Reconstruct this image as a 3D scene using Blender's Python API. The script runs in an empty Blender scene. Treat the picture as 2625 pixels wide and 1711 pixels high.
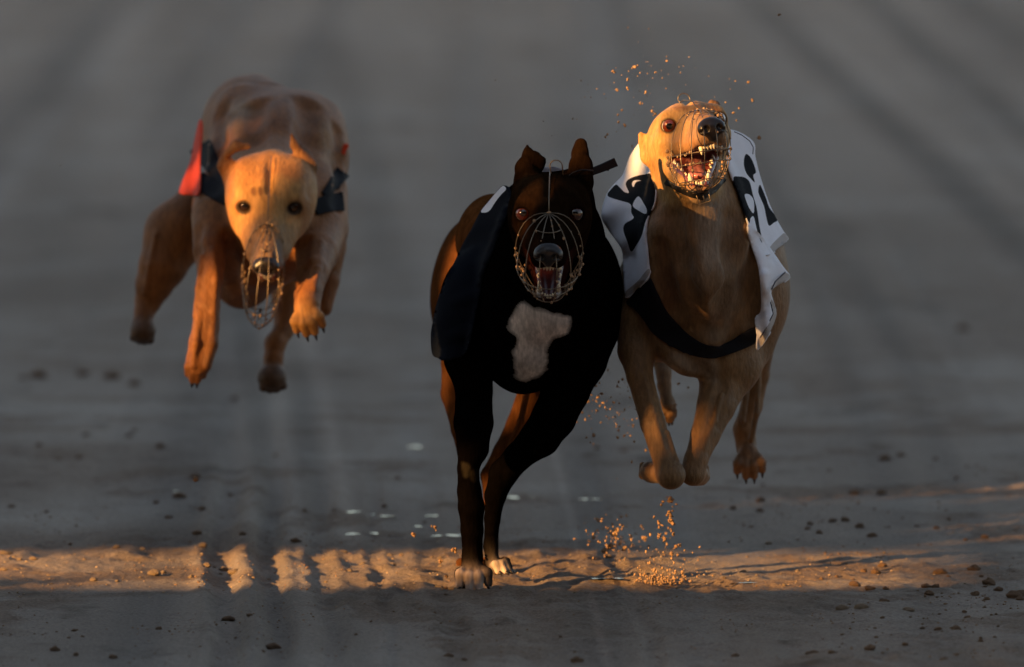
import bpy, bmesh, math, random
import numpy as np
from mathutils import Vector, Matrix
from mathutils.geometry import delaunay_2d_cdt
from mathutils.bvhtree import BVHTree

R = math.radians
sc = bpy.context.scene
col = sc.collection

# ------------------------------------------------------------------ camera, light, exposure
CY, CZ, FPX = -20.0, 1.8, 30000.0            # camera stands 20 m down the track, 1.8 m up, very long lens
PITCH = math.atan((855.5 + 1180.0) / FPX)
cam_d = bpy.data.cameras.new("camera"); cam = bpy.data.objects.new("camera", cam_d); col.objects.link(cam)
cam.location = (0, CY, CZ); cam.rotation_euler = (R(90) - PITCH, 0, 0)
cam_d.sensor_width = 36.0; cam_d.lens = 36.0 * FPX / 2625.0
cam_d.clip_start = 0.5; cam_d.clip_end = 2000.0
cam_d.dof.use_dof = True; cam_d.dof.focus_distance = 19.85; cam_d.dof.aperture_fstop = 4.5
sc.camera = cam

AZ, EL = R(50), R(13)                         # sun comes from behind the camera's left
SUN = np.array([math.sin(AZ) * math.cos(EL), math.cos(AZ) * math.cos(EL), -math.sin(EL)])
w = bpy.data.worlds.new("World"); sc.world = w; w.use_nodes = True
nt = w.node_tree
sky = nt.nodes.new("ShaderNodeTexSky"); sky.sky_type = 'NISHITA'; sky.sun_disc = False
sky.sun_elevation = EL; sky.sun_rotation = R(230); sky.altitude = 50
sky.air_density = 1.0; sky.dust_density = 2.0; sky.ozone_density = 1.0
bg = nt.nodes["Background"]; hs = nt.nodes.new("ShaderNodeHueSaturation"); hs.inputs["Saturation"].default_value = 0.68      # a hazy, less blue dusk sky
nt.links.new(sky.outputs[0], hs.inputs["Color"]); nt.links.new(hs.outputs[0], bg.inputs[0]); bg.inputs[1].default_value = 0.077
sun_d = bpy.data.lights.new("sun", 'SUN'); sun = bpy.data.objects.new("sun", sun_d); col.objects.link(sun)
sun_d.energy = 5.0; sun_d.angle = R(0.55); sun_d.color = (1.0, 0.52, 0.17)
sun.rotation_euler = Vector(SUN).to_track_quat('-Z', 'Y').to_euler()
sc.view_settings.view_transform = 'Standard'; sc.view_settings.look = 'None'
sc.view_settings.exposure = 1.35; sc.view_settings.gamma = 1.0
sc.cycles.use_denoising = True
sc.cycles.max_bounces = 5; sc.cycles.diffuse_bounces = 3; sc.cycles.caustics_reflective = False; sc.cycles.caustics_refractive = False

cp, sp = math.cos(PITCH), math.sin(PITCH)
def P(px, py, d):
    """world point seen at pixel (px,py) of the photograph, standing d metres behind the finish line"""
    u = (px - 1312.5) / FPX; v = (855.5 - py) / FPX
    dy = cp + v * sp; dz = -sp + v * cp
    t = (d - CY) / dy
    return np.array([u * t, d, CZ + dz * t])
def S(r, d=0.0): return r * (20.0 + d) / FPX
def to_px(v):
    v = np.asarray(v, float); x, y, z = v[..., 0], v[..., 1] - CY, v[..., 2] - CZ
    f = y * cp - z * sp; up = y * sp + z * cp
    return 1312.5 + x / f * FPX, 855.5 - up / f * FPX

rng = np.random.default_rng(7); random.seed(7)

# ------------------------------------------------------------------ noise
_perm = rng.random((64, 64, 64)).astype(np.float32)
def vnoise(p):
    p = np.asarray(p, np.float64); i = np.floor(p).astype(int); f = p - i; f = f * f * (3 - 2 * f)
    i &= 63; j = (i + 1) & 63; o = 0
    for a in (0, 1):
        for b in (0, 1):
            for c in (0, 1):
                wgt = (f[..., 0] if a else 1 - f[..., 0]) * (f[..., 1] if b else 1 - f[..., 1]) * (f[..., 2] if c else 1 - f[..., 2])
                o = o + wgt * _perm[(j if a else i)[..., 0], (j if b else i)[..., 1], (j if c else i)[..., 2]]
    return o
def fbm(p, n=4):
    o, a, t = 0, 1.0, 0.0
    for k in range(n):
        o = o + a * vnoise(np.asarray(p) * 2 ** k + 17.3 * k); t += a; a *= 0.5
    return o / t
def sstep(a, b, x):
    t = np.clip((x - a) / (b - a), 0, 1); return t * t * (3 - 2 * t)

# ------------------------------------------------------------------ materials
def mat(name, color=(.5, .5, .5), rough=.6, metal=0., spec=.5, sheen=0., coat=0., bump=0., bscale=200., vary=0., vscale=40., attr=None, stretch=(1, 1, 1), trans=0.):
    m = bpy.data.materials.new(name); m.use_nodes = True; t = m.node_tree; b = t.nodes["Principled BSDF"]
    b.inputs["Roughness"].default_value = rough; b.inputs["Metallic"].default_value = metal
    b.inputs["Specular IOR Level"].default_value = spec; b.inputs["Sheen Weight"].default_value = sheen
    b.inputs["Coat Weight"].default_value = coat; b.inputs["Coat Roughness"].default_value = 0.05
    b.inputs["Transmission Weight"].default_value = trans
    tc = t.nodes.new("ShaderNodeTexCoord"); mp = t.nodes.new("ShaderNodeMapping"); mp.inputs["Scale"].default_value = stretch
    t.links.new(tc.outputs["Object"], mp.inputs[0])
    if attr:
        a = t.nodes.new("ShaderNodeAttribute"); a.attribute_name = attr; src = a.outputs["Color"]
    else:
        a = t.nodes.new("ShaderNodeRGB"); a.outputs[0].default_value = (*color, 1); src = a.outputs[0]
    if vary:
        n = t.nodes.new("ShaderNodeTexNoise"); n.inputs["Scale"].default_value = vscale; n.inputs["Detail"].default_value = 5
        t.links.new(mp.outputs[0], n.inputs["Vector"])
        r = t.nodes.new("ShaderNodeMapRange"); r.inputs[1].default_value = .3; r.inputs[2].default_value = .7
        r.inputs[3].default_value = 1 - vary; r.inputs[4].default_value = 1 + vary; t.links.new(n.outputs[0], r.inputs[0])
        x = t.nodes.new("ShaderNodeVectorMath"); x.operation = 'SCALE'; t.links.new(src, x.inputs[0]); t.links.new(r.outputs[0], x.inputs["Scale"])
        src = x.outputs[0]
    if attr:      # redder and greyer areas, and fine lighter and darker hairs
        for sc_v, st_v, ca, cb, lo, hi in ((7., (1, 1, 1), (.97, .97, .93), (1.08, .98, .90), .35, .65), (230., (1, .35, .22), (.84, .84, .84), (1.16, 1.16, 1.16), .36, .64)):
            mq = t.nodes.new("ShaderNodeMapping"); mq.inputs["Scale"].default_value = st_v; t.links.new(tc.outputs["Object"], mq.inputs[0])
            n = t.nodes.new("ShaderNodeTexNoise"); n.inputs["Scale"].default_value = sc_v; n.inputs["Detail"].default_value = 4; t.links.new(mq.outputs[0], n.inputs["Vector"])
            r = t.nodes.new("ShaderNodeMapRange"); r.inputs[1].default_value = lo; r.inputs[2].default_value = hi; t.links.new(n.outputs[0], r.inputs[0])
            mx = t.nodes.new("ShaderNodeMix"); mx.data_type = 'RGBA'; t.links.new(r.outputs[0], mx.inputs[0]); mx.inputs[6].default_value = (*ca, 1); mx.inputs[7].default_value = (*cb, 1)
            ml = t.nodes.new("ShaderNodeVectorMath"); ml.operation = 'MULTIPLY'; t.links.new(src, ml.inputs[0]); t.links.new(mx.outputs[2], ml.inputs[1]); src = ml.outputs[0]
    t.links.new(src, b.inputs["Base Color"])
    if bump:
        n = t.nodes.new("ShaderNodeTexNoise"); n.inputs["Scale"].default_value = bscale; n.inputs["Detail"].default_value = 4
        t.links.new(mp.outputs[0], n.inputs["Vector"])
        bm_ = t.nodes.new("ShaderNodeBump"); bm_.inputs["Strength"].default_value = 1.0; bm_.inputs["Distance"].default_value = bump
        t.links.new(n.outputs[0], bm_.inputs["Height"]); t.links.new(bm_.outputs[0], b.inputs["Normal"])
    return m

M_coat = mat("short_fur", rough=.55, spec=.25, sheen=.05, vary=.20, vscale=45, attr="Col", bump=.0022, bscale=230, stretch=(1, .5, .45))
M_coat_dark = mat("black_fur", rough=.6, spec=.0, vary=.25, vscale=60, attr="Col", bump=.0010, bscale=260, stretch=(1, .5, .45))
M_nose = mat("nose_leather", (.012, .009, .009), rough=.32, spec=.6, bump=.0002, bscale=900)
M_claw = mat("claw", (.02, .014, .012), rough=.35)
M_tooth = mat("tooth", (.78, .68, .50), rough=.25, coat=.4, vary=.1, vscale=300)
M_mouth_dark = mat("dark_mouth_lining", (.07, .016, .016), rough=.35, coat=.3, vary=.3, vscale=150)
M_mouth = mat("mouth_lining", (.17, .04, .035), rough=.3, coat=.5, vary=.3, vscale=150, bump=.001, bscale=250)
M_tongue = mat("tongue", (.36, .13, .12), rough=.3, coat=.5, vary=.2, vscale=200, bump=.0008, bscale=400)
M_wire = mat("muzzle_wire", (.20, .155, .11), rough=.4, metal=.8)
M_crumb = mat("sand_crumb", (.36, .225, .125), rough=.85, vary=.3, vscale=300, bump=.001, bscale=600)
M_strap = mat("black_webbing", (.006, .006, .009), rough=.8, spec=.2, bump=.0006, bscale=900)
M_leather = mat("strap_leather", (.012, .010, .009), rough=.5, bump=.0005, bscale=500)
M_white = mat("white_cloth", (.78, .78, .84), rough=.85, sheen=.15, vary=.04, vscale=30, bump=.0007, bscale=350)
M_black = mat("black_cloth", (.005, .006, .009), rough=.9, spec=.15, bump=.0007, bscale=350)
M_navy = mat("navy_cloth", (.003, .0045, .009), rough=.95, spec=.05, bump=.0007, bscale=350)
M_trim = mat("cloth_binding", (.42, .38, .36), rough=.85, bump=.0006, bscale=500)
M_thread = mat("stitching", (.02, .02, .04), rough=.8)
M_red = mat("orange_red_cloth", (.80, .055, .008), rough=.8, sheen=.1, bump=.0007, bscale=300)
M_sclera = mat("eye_white", (.75, .72, .70), rough=.1, coat=1.)
M_iris = mat("brown_iris", (.13, .026, .010), rough=.08, coat=1., vary=.4, vscale=900)
M_dark_sclera = mat('dark_eye_white', (.03, .015, .01), rough=.1, coat=1.)
M_iris_red = mat('reddish_iris', (.055, .012, .005), rough=.08, coat=1.)
M_iris_dark = mat('dark_iris', (.02, .008, .004), rough=.08, coat=1.)
M_pupil = mat("pupil", (.004, .003, .003), rough=.05, coat=1.)

# ------------------------------------------------------------------ object helpers
def tag(o, label=None, cat=None, group=None, kind=None):
    if label: o['label'] = label
    if cat: o['category'] = cat
    if group: o['group'] = group
    if kind: o['kind'] = kind
    return o
def empty(name, loc):
    o = bpy.data.objects.new(name, None); col.objects.link(o); o.location = Vector(loc); o.empty_display_size = .05; return o
def mesh_obj(name, verts, faces, mats, parent=None, smooth=True, mi=None, colors=None):
    me = bpy.data.meshes.new(name)
    if isinstance(faces, np.ndarray):
        n = faces.shape[1]
        me.vertices.add(len(verts)); me.vertices.foreach_set("co", np.asarray(verts, np.float32).ravel())
        me.loops.add(faces.size); me.loops.foreach_set("vertex_index", faces.astype(np.int32).ravel())
        me.polygons.add(len(faces)); me.polygons.foreach_set("loop_start", (np.arange(len(faces)) * n).astype(np.int32))
        me.update(calc_edges=True)
    else:
        me.from_pydata([tuple(map(float, v)) for v in verts], [], [tuple(map(int, f)) for f in faces]); me.update()
    for m in (mats if isinstance(mats, (list, tuple)) else [mats]): me.materials.append(m)
    if mi is not None: me.polygons.foreach_set("material_index", np.asarray(mi, np.int32))
    me.polygons.foreach_set("use_smooth", np.full(len(me.polygons), smooth))
    if colors is not None:
        a = me.color_attributes.new("Col", 'FLOAT_COLOR', 'POINT')
        a.data.foreach_set("color", np.concatenate([colors, np.ones((len(colors), 1))], 1).astype(np.float32).ravel())
    o = bpy.data.objects.new(name, me); col.objects.link(o)
    if parent is not None:
        o.parent = parent; 
        me.transform(Matrix.Translation(-abs_loc(parent)))
    return o
def abs_loc(o):
    v = Vector((0, 0, 0))
    while o is not None: v += o.location; o = o.parent
    return v

class Soup:
    """collects simple shapes and links them as one mesh object"""
    def __init__(s): s.v = []; s.f = []; s.m = []
    def add(s, v, f, m=0):
        b = len(s.v); s.v += [np.asarray(x, float) for x in v]; s.f += [tuple(i + b for i in q) for q in f]; s.m += [m] * len(f)
    def tube(s, pts, r, n=6, m=0, cap=True):
        pts = [np.asarray(p, float) for p in pts]; k = len(pts)
        rr = r if hasattr(r, '__len__') else [r] * k
        up = np.array([.31, .22, .92]); vs = []
        for i, p in enumerate(pts):
            t = pts[min(i + 1, k - 1)] - pts[max(i - 1, 0)]; t = t / (np.linalg.norm(t) + 1e-12)
            a = np.cross(t, up); 
            if np.linalg.norm(a) < 1e-3: a = np.cross(t, [1, 0, 0])
            a /= np.linalg.norm(a); b = np.cross(t, a); up = np.cross(a, t)
            for j in range(n):
                q = 2 * math.pi * j / n; vs.append(p + rr[i] * (math.cos(q) * a + math.sin(q) * b))
        fs = [(i * n + j, i * n + (j + 1) % n, (i + 1) * n + (j + 1) % n, (i + 1) * n + j) for i in range(k - 1) for j in range(n)]
        if cap: fs += [tuple(range(n))[::-1], tuple((k - 1) * n + j for j in range(n))]
        s.add(vs, fs, m)
    def ball(s, c, r, n=8, m=0, axes=None, jit=0.):
        vs = []; fs = []; r = np.asarray(r if hasattr(r, '__len__') else (r, r, r), float)
        ax = np.eye(3) if axes is None else np.asarray(axes)
        k = max(4, n // 2 + 1)
        for i in range(k + 1):
            for j in range(n):
                th = math.pi * i / k; ph = 2 * math.pi * j / n
                q = np.array([math.sin(th) * math.cos(ph), math.sin(th) * math.sin(ph), math.cos(th)]) * r * (1 + jit * (random.random() - .5) * (0 < i < k))
                vs.append(np.asarray(c) + q[0] * ax[0] + q[1] * ax[1] + q[2] * ax[2])
        for i in range(k):
            for j in range(n):
                fs.append((i * n + j, (i + 1) * n + j, (i + 1) * n + (j + 1) % n, i * n + (j + 1) % n))
        s.add(vs, fs, m)
    def cone(s, a, b, r, n=7, m=0, bend=None):
        a = np.asarray(a, float); b = np.asarray(b, float); bd = np.zeros(3) if bend is None else np.asarray(bend)
        ts = [0, .3, .6, .85, 1.]; rs = [1, .95, .72, .36, .05]
        s.tube([a + (b - a) * t + bd * math.sin(t * math.pi) for t in ts], [r * q for q in rs], n, m)
    def build(s, name, mats, parent=None, smooth=True):
        return mesh_obj(name, s.v, s.f, mats, parent, smooth, s.m)

# ------------------------------------------------------------------ implicit bodies -> one continuous surface
def d_cone(p, a, b, ra, rb, sq=None):
    q = p - a; ba = b - a
    if sq is not None:
        n, f = sq; q = q + (q @ n)[..., None] * n * (1 / f - 1); ba = ba + (ba @ n) * n * (1 / f - 1)
    t = np.clip((q @ ba) / (ba @ ba + 1e-12), 0, 1)
    d = np.linalg.norm(q - t[..., None] * ba, axis=-1) - (ra + (rb - ra) * t)
    return d * (math.sqrt(f) if sq is not None and sq[1] < 1 else 1)
def d_ell(p, c, r, ax):
    q = (p - c) @ ax.T
    k0 = np.linalg.norm(q / r, axis=-1); k1 = np.linalg.norm(q / (r * r), axis=-1)
    return k0 * (k0 - 1) / (k1 + 1e-9)
I3 = np.eye(3)
class Body:
    def __init__(s): s.pr = []
    def cone(s, a, b, ra, rb, k=.02, c=0, sq=None, sub=False):
        a = np.asarray(a, float); b = np.asarray(b, float); m = max(ra, rb) * (max(1, sq[1]) if sq else 1)
        s.pr.append((lambda p: d_cone(p, a, b, ra, rb, sq), np.minimum(a, b) - m, np.maximum(a, b) + m, k, c, sub))
    def ell(s, c0, r, ax=None, k=.02, c=0, sub=False):
        c0 = np.asarray(c0, float); r = np.asarray(r, float); ax = I3 if ax is None else np.asarray(ax); m = float(r.max())
        e = (np.abs(ax) * r[:, None]).sum(0)
        s.pr.append((lambda p: d_ell(p, c0, r, ax), c0 - e, c0 + e, k, c, sub))
    # pixel-space conveniences: (px, py, depth, radius_px)
    def chain(s, pts, k=.02, c=0, sq=None):
        for i, ((x0, y0, d0, r0), (x1, y1, d1, r1)) in enumerate(zip(pts[:-1], pts[1:])):
            s.cone(P(x0, y0, d0), P(x1, y1, d1), S(r0, d0), S(r1, d1), k if i == 0 or k >= .03 else min(k, .006), c, sq)
    def line(s, bv, pts, r, into, k=.012, c=0, sub=True):
        """a groove (or a raised vein, tendon) following the skin through photo points"""
        q = []
        for x, y in pts:
            h = cast(bv, x, y)
            if h is not None: q.append(P(x, y, h + (into if not sub else -r + into)))
        for a, b in zip(q[:-1], q[1:]): s.cone(a, b, r, r, k, c, None, sub)
    def blob(s, x, y, d, rx, rz, ry, k=.03, c=0, rot=0, sub=False):
        a = R(rot); ax = np.array([[math.cos(a), 0, -math.sin(a)], [0, 1, 0], [math.sin(a), 0, math.cos(a)]])
        s.ell(P(x, y, d), (S(rx, d), ry, S(rz, d)), ax, k, c, sub)
    def mesh(s, vox, palette):
        lo = np.min([q[1] for q in s.pr if not q[5]], 0) - .02; hi = np.max([q[2] for q in s.pr if not q[5]], 0) + .02
        n = np.ceil((hi - lo) / vox).astype(int) + 1
        F = np.full(n, .05, np.float32)
        for fn, a, b, k, c, sub in s.pr:
            m = k + 3 * vox + .012
            i0 = np.maximum(((a - m - lo) / vox).astype(int), 0); i1 = np.minimum(np.ceil((b + m - lo) / vox).astype(int) + 1, n)
            if (i1 <= i0).any(): continue
            g = np.stack(np.meshgrid(*[lo[t] + vox * np.arange(i0[t], i1[t]) for t in range(3)], indexing='ij'), -1)
            d = fn(g); sl = tuple(slice(i0[t], i1[t]) for t in range(3)); A = F[sl]
            if sub:
                d = -d; h = np.maximum(k - np.abs(A - d), 0) / k; F[sl] = np.maximum(A, d) + h * h * k * .25
            else:
                h = np.maximum(k - np.abs(A - d), 0) / k; F[sl] = np.minimum(A, d) - h * h * k * .25
        V, Q = surface_nets(F); V = V * vox + lo
        # colours by nearest primitive
        W = np.zeros(len(V)); C = np.zeros((len(V), 3))
        for fn, a, b, k, c, sub in s.pr:
            if sub and c == 0: continue
            near = ((V > a - .04) & (V < b + .04)).all(1); idx = np.nonzero(near)[0]
            if len(idx) == 0: continue
            d = np.abs(fn(V[idx])) if sub else np.maximum(fn(V[idx]), 0)
            ww = np.exp(-d / .006) + 1e-9; W[idx] += ww; C[idx] += ww[:, None] * np.asarray(palette[c])
        miss = W == 0; W[miss] = 1; C[miss] = palette[0]
        return V, Q, C / W[:, None]
def surface_nets(F):
    neg = F < 0
    act = np.zeros(tuple(np.array(F.shape) - 1), np.int8)
    for a in (0, 1):
        for b in (0, 1):
            for c in (0, 1):
                act += neg[a:F.shape[0] - 1 + a, b:F.shape[1] - 1 + b, c:F.shape[2] - 1 + c]
    cells = np.argwhere((act > 0) & (act < 8))
    idm = np.full(act.shape, -1, np.int32); idm[tuple(cells.T)] = np.arange(len(cells))
    acc = np.zeros((len(cells), 3)); cnt = np.zeros(len(cells))
    cor = [(a, b, c) for a in (0, 1) for b in (0, 1) for c in (0, 1)]
    val = {c: F[cells[:, 0] + c[0], cells[:, 1] + c[1], cells[:, 2] + c[2]].astype(float) for c in cor}
    for c in cor:
        for ax in range(3):
            if c[ax]: continue
            e = list(c); e[ax] = 1; v0, v1 = val[c], val[tuple(e)]
            m = (v0 < 0) != (v1 < 0); t = np.where(m, v0 / np.where(m, v0 - v1, 1), 0)
            pt = np.tile(np.array(c, float), (len(cells), 1)); pt[:, ax] = t
            acc[m] += pt[m]; cnt[m] += 1
    V = cells + acc / cnt[:, None]
    quads = []
    for ax in range(3):
        u, v = (ax + 1) % 3, (ax + 2) % 3
        sl0 = [slice(1, -1)] * 3; sl1 = [slice(1, -1)] * 3; sl0[ax] = slice(0, -1); sl1[ax] = slice(1, None)
        A = neg[tuple(sl0)]; B = neg[tuple(sl1)]
        e = np.argwhere(A != B); 
        if len(e) == 0: continue
        flip = A[tuple(e.T)]
        off = np.array([1, 1, 1]); off[ax] = 0; e = e + off
        def cid(du, dv):
            q = e.copy(); q[:, u] -= du; q[:, v] -= dv; return idm[tuple(q.T)]
        q = np.stack([cid(1, 1), cid(0, 1), cid(0, 0), cid(1, 0)], 1)
        q[~flip] = q[~flip][:, ::-1]; quads.append(q)
    return V, np.concatenate(quads)

def in_poly(px, py, poly):
    ins = np.zeros(np.shape(px), bool); n = len(poly)
    for i in range(n):
        x0, y0 = poly[i]; x1, y1 = poly[(i + 1) % n]
        c = ((y0 > py) != (y1 > py)) & (px < (x1 - x0) * (py - y0) / (y1 - y0 + 1e-9) + x0); ins ^= c
    return ins
def smooth_closed(poly, n=4):
    """Catmull-Rom through a closed outline"""
    p = np.asarray(poly, float); m = len(p); out = []
    for i in range(m):
        a, b, c, d = p[i - 1], p[i], p[(i + 1) % m], p[(i + 2) % m]
        for j in range(n):
            t = j / n
            out.append(.5 * (2 * b + (c - a) * t + (2 * a - 5 * b + 4 * c - d) * t * t + (-a + 3 * b - 3 * c + d) * t ** 3))
    return np.array(out)
def resample(p, step):
    out = []
    for i in range(len(p)):
        a, b = p[i], p[(i + 1) % len(p)]; k = max(1, int(np.linalg.norm(b - a) / step))
        out += [a + (b - a) * j / k for j in range(k)]
    return np.array(out)
def bvh_of(V, Q): return BVHTree.FromPolygons([Vector(v) for v in V], [tuple(q) for q in Q.tolist()])
def cast(bvh, px, py, dmax=9.):
    o = Vector((0, CY, CZ)); q = Vector(P(px, py, 0.)) - o; q.normalize()
    h = bvh.ray_cast(o, q); return None if h[0] is None else h[0][1]
def interp_depth(ctrl):
    """smooth depth field through control points (px, py, d)"""
    c = np.asarray(ctrl, float); x = c[:, :2] / 200.
    def U(a, b): r = np.linalg.norm(a[:, None] - b[None], axis=-1); return r
    n = len(x); A = np.zeros((n + 3, n + 3)); A[:n, :n] = U(x, x) ; A[:n, n] = 1; A[:n, n + 1:] = x; A[n, :n] = 1; A[n + 1:, :n] = x.T
    s = np.linalg.lstsq(A, np.concatenate([c[:, 2], [0, 0, 0]]), rcond=None)[0]
    def f(p): q = np.asarray(p, float) / 200.; return U(q, x) @ s[:n] + s[n] + q @ s[n + 1:]
    return f
def sheet(name, outline, depth, mats, parent, patches=(), step=7, thick=.0025, rounded=3, bvh=None, off=.004, wrinkle=None, relax=6):
    """a piece of cloth: outline in photo pixels, its own depth field (or laid over a body), printed patches as faces"""
    op = resample(smooth_closed(outline, rounded) if rounded > 1 else np.asarray(outline, float), step)
    pts = [tuple(p) for p in op]; loops = [list(range(len(pts)))]; polys = []
    for pi, (poly, m) in enumerate(patches):
        pp = resample(smooth_closed(poly, 4), step * .8); polys.append((pp, m))
        b = len(pts); pts += [tuple(p) for p in pp]; loops.append(list(range(b, b + len(pp))))
    x0, y0 = op.min(0); x1, y1 = op.max(0)
    gx, gy = np.meshgrid(np.arange(x0, x1, step), np.arange(y0, y1, step * .87)); gx[1::2] += step / 2
    g = np.stack([gx.ravel(), gy.ravel()], 1); g = g[in_poly(g[:, 0], g[:, 1], op)]
    allb = np.array(pts); dist = np.min(np.linalg.norm(g[:, None] - allb[None], axis=-1), 1); g = g[dist > step * .5]
    pts += [tuple(p) for p in g]
    edges = [(l[i], l[(i + 1) % len(l)]) for l in loops for i in range(len(l))]
    V2, E, Fc, *_ = delaunay_2d_cdt([Vector(p) for p in pts], edges, [], 0, 1e-4)
    V2 = np.array([tuple(v) for v in V2]); Fc = [f for f in Fc]
    cen = np.array([V2[list(f)].mean(0) for f in Fc]); keep = in_poly(cen[:, 0], cen[:, 1], op)
    Fc = [f for f, k in zip(Fc, keep) if k]; cen = cen[keep]
    mi = np.zeros(len(Fc), int)
    for pp, m in polys: mi[in_poly(cen[:, 0], cen[:, 1], pp)] = m
    if bvh is not None:
        d = np.array([np.nan if (h := cast(bvh, *p)) is None else h for p in V2]); raw0 = d.copy(); ring0 = raw0.copy()
        nb = [set() for _ in V2]
        for f in Fc:
            for i in range(3): nb[f[i]].update((f[i - 1], f[(i + 1) % 3]))
        nb = [list(q) for q in nb]
        for _ in range(60):
            bad = [i for i in range(len(d)) if np.isnan(d[i]) and nb[i]]
            if not bad: break
            nd = d.copy()
            for i in bad:
                q = d[nb[i]]; q = q[~np.isnan(q)]
                if len(q): nd[i] = q.mean() + .004
            d = nd
        if np.isnan(d).all(): d[:] = 0
        d[np.isnan(d)] = np.nanmean(d)
        for _ in range(relax):
            nd = d.copy()
            for i in range(len(d)):
                if nb[i]: nd[i] = min(d[i], .5 * d[i] + .5 * d[nb[i]].mean())
            d = nd
        raw = d - .0035; d = d - off
        if depth is not None: d = np.minimum(d, depth(V2))
    else: d = depth(V2)
    if wrinkle is not None: d = d + wrinkle(V2)
    if bvh is not None:
        for i in range(len(d)):
            if nb[i]: q = raw0[nb[i] + [i]]; q = q[~np.isnan(q)]; ring0[i] = q.min() if len(q) else np.nan
        if relax <= 6: ring0 = raw0
        d = np.where(np.isnan(ring0), d, np.minimum(d, np.nan_to_num(ring0, nan=99.) - .004))
    V = [P(x, y, dd) for (x, y), dd in zip(V2, d)]
    Fc = [f if np.cross(np.append(V2[f[1]] - V2[f[0]], 0), np.append(V2[f[2]] - V2[f[0]], 0))[2] < 0 else f[::-1] for f in Fc]
    o = mesh_obj(name, V, Fc, mats, parent, True, mi)
    so = o.modifiers.new("thickness", 'SOLIDIFY'); so.thickness = thick; so.offset = -1
    return o, V2, d
def ribbon(name, pts, wpx, m, parent, depth=None, bvh=None, off=.004, thick=.003):
    """a strap: centre line in photo pixels with a width, laid over a body or along a depth field"""
    p = np.asarray(pts, float); L = []; Rr = []
    for i in range(len(p)):
        t = p[min(i + 1, len(p) - 1)] - p[max(i - 1, 0)]; t /= np.linalg.norm(t); n = np.array([-t[1], t[0]])
        ww = (wpx[i] if hasattr(wpx, '__len__') else wpx) / 2; L.append(p[i] + n * ww); Rr.append(p[i] - n * ww)
    return sheet(name, L + Rr[::-1], depth, [m], parent, rounded=1, step=5, bvh=bvh, off=off, thick=thick)

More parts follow.
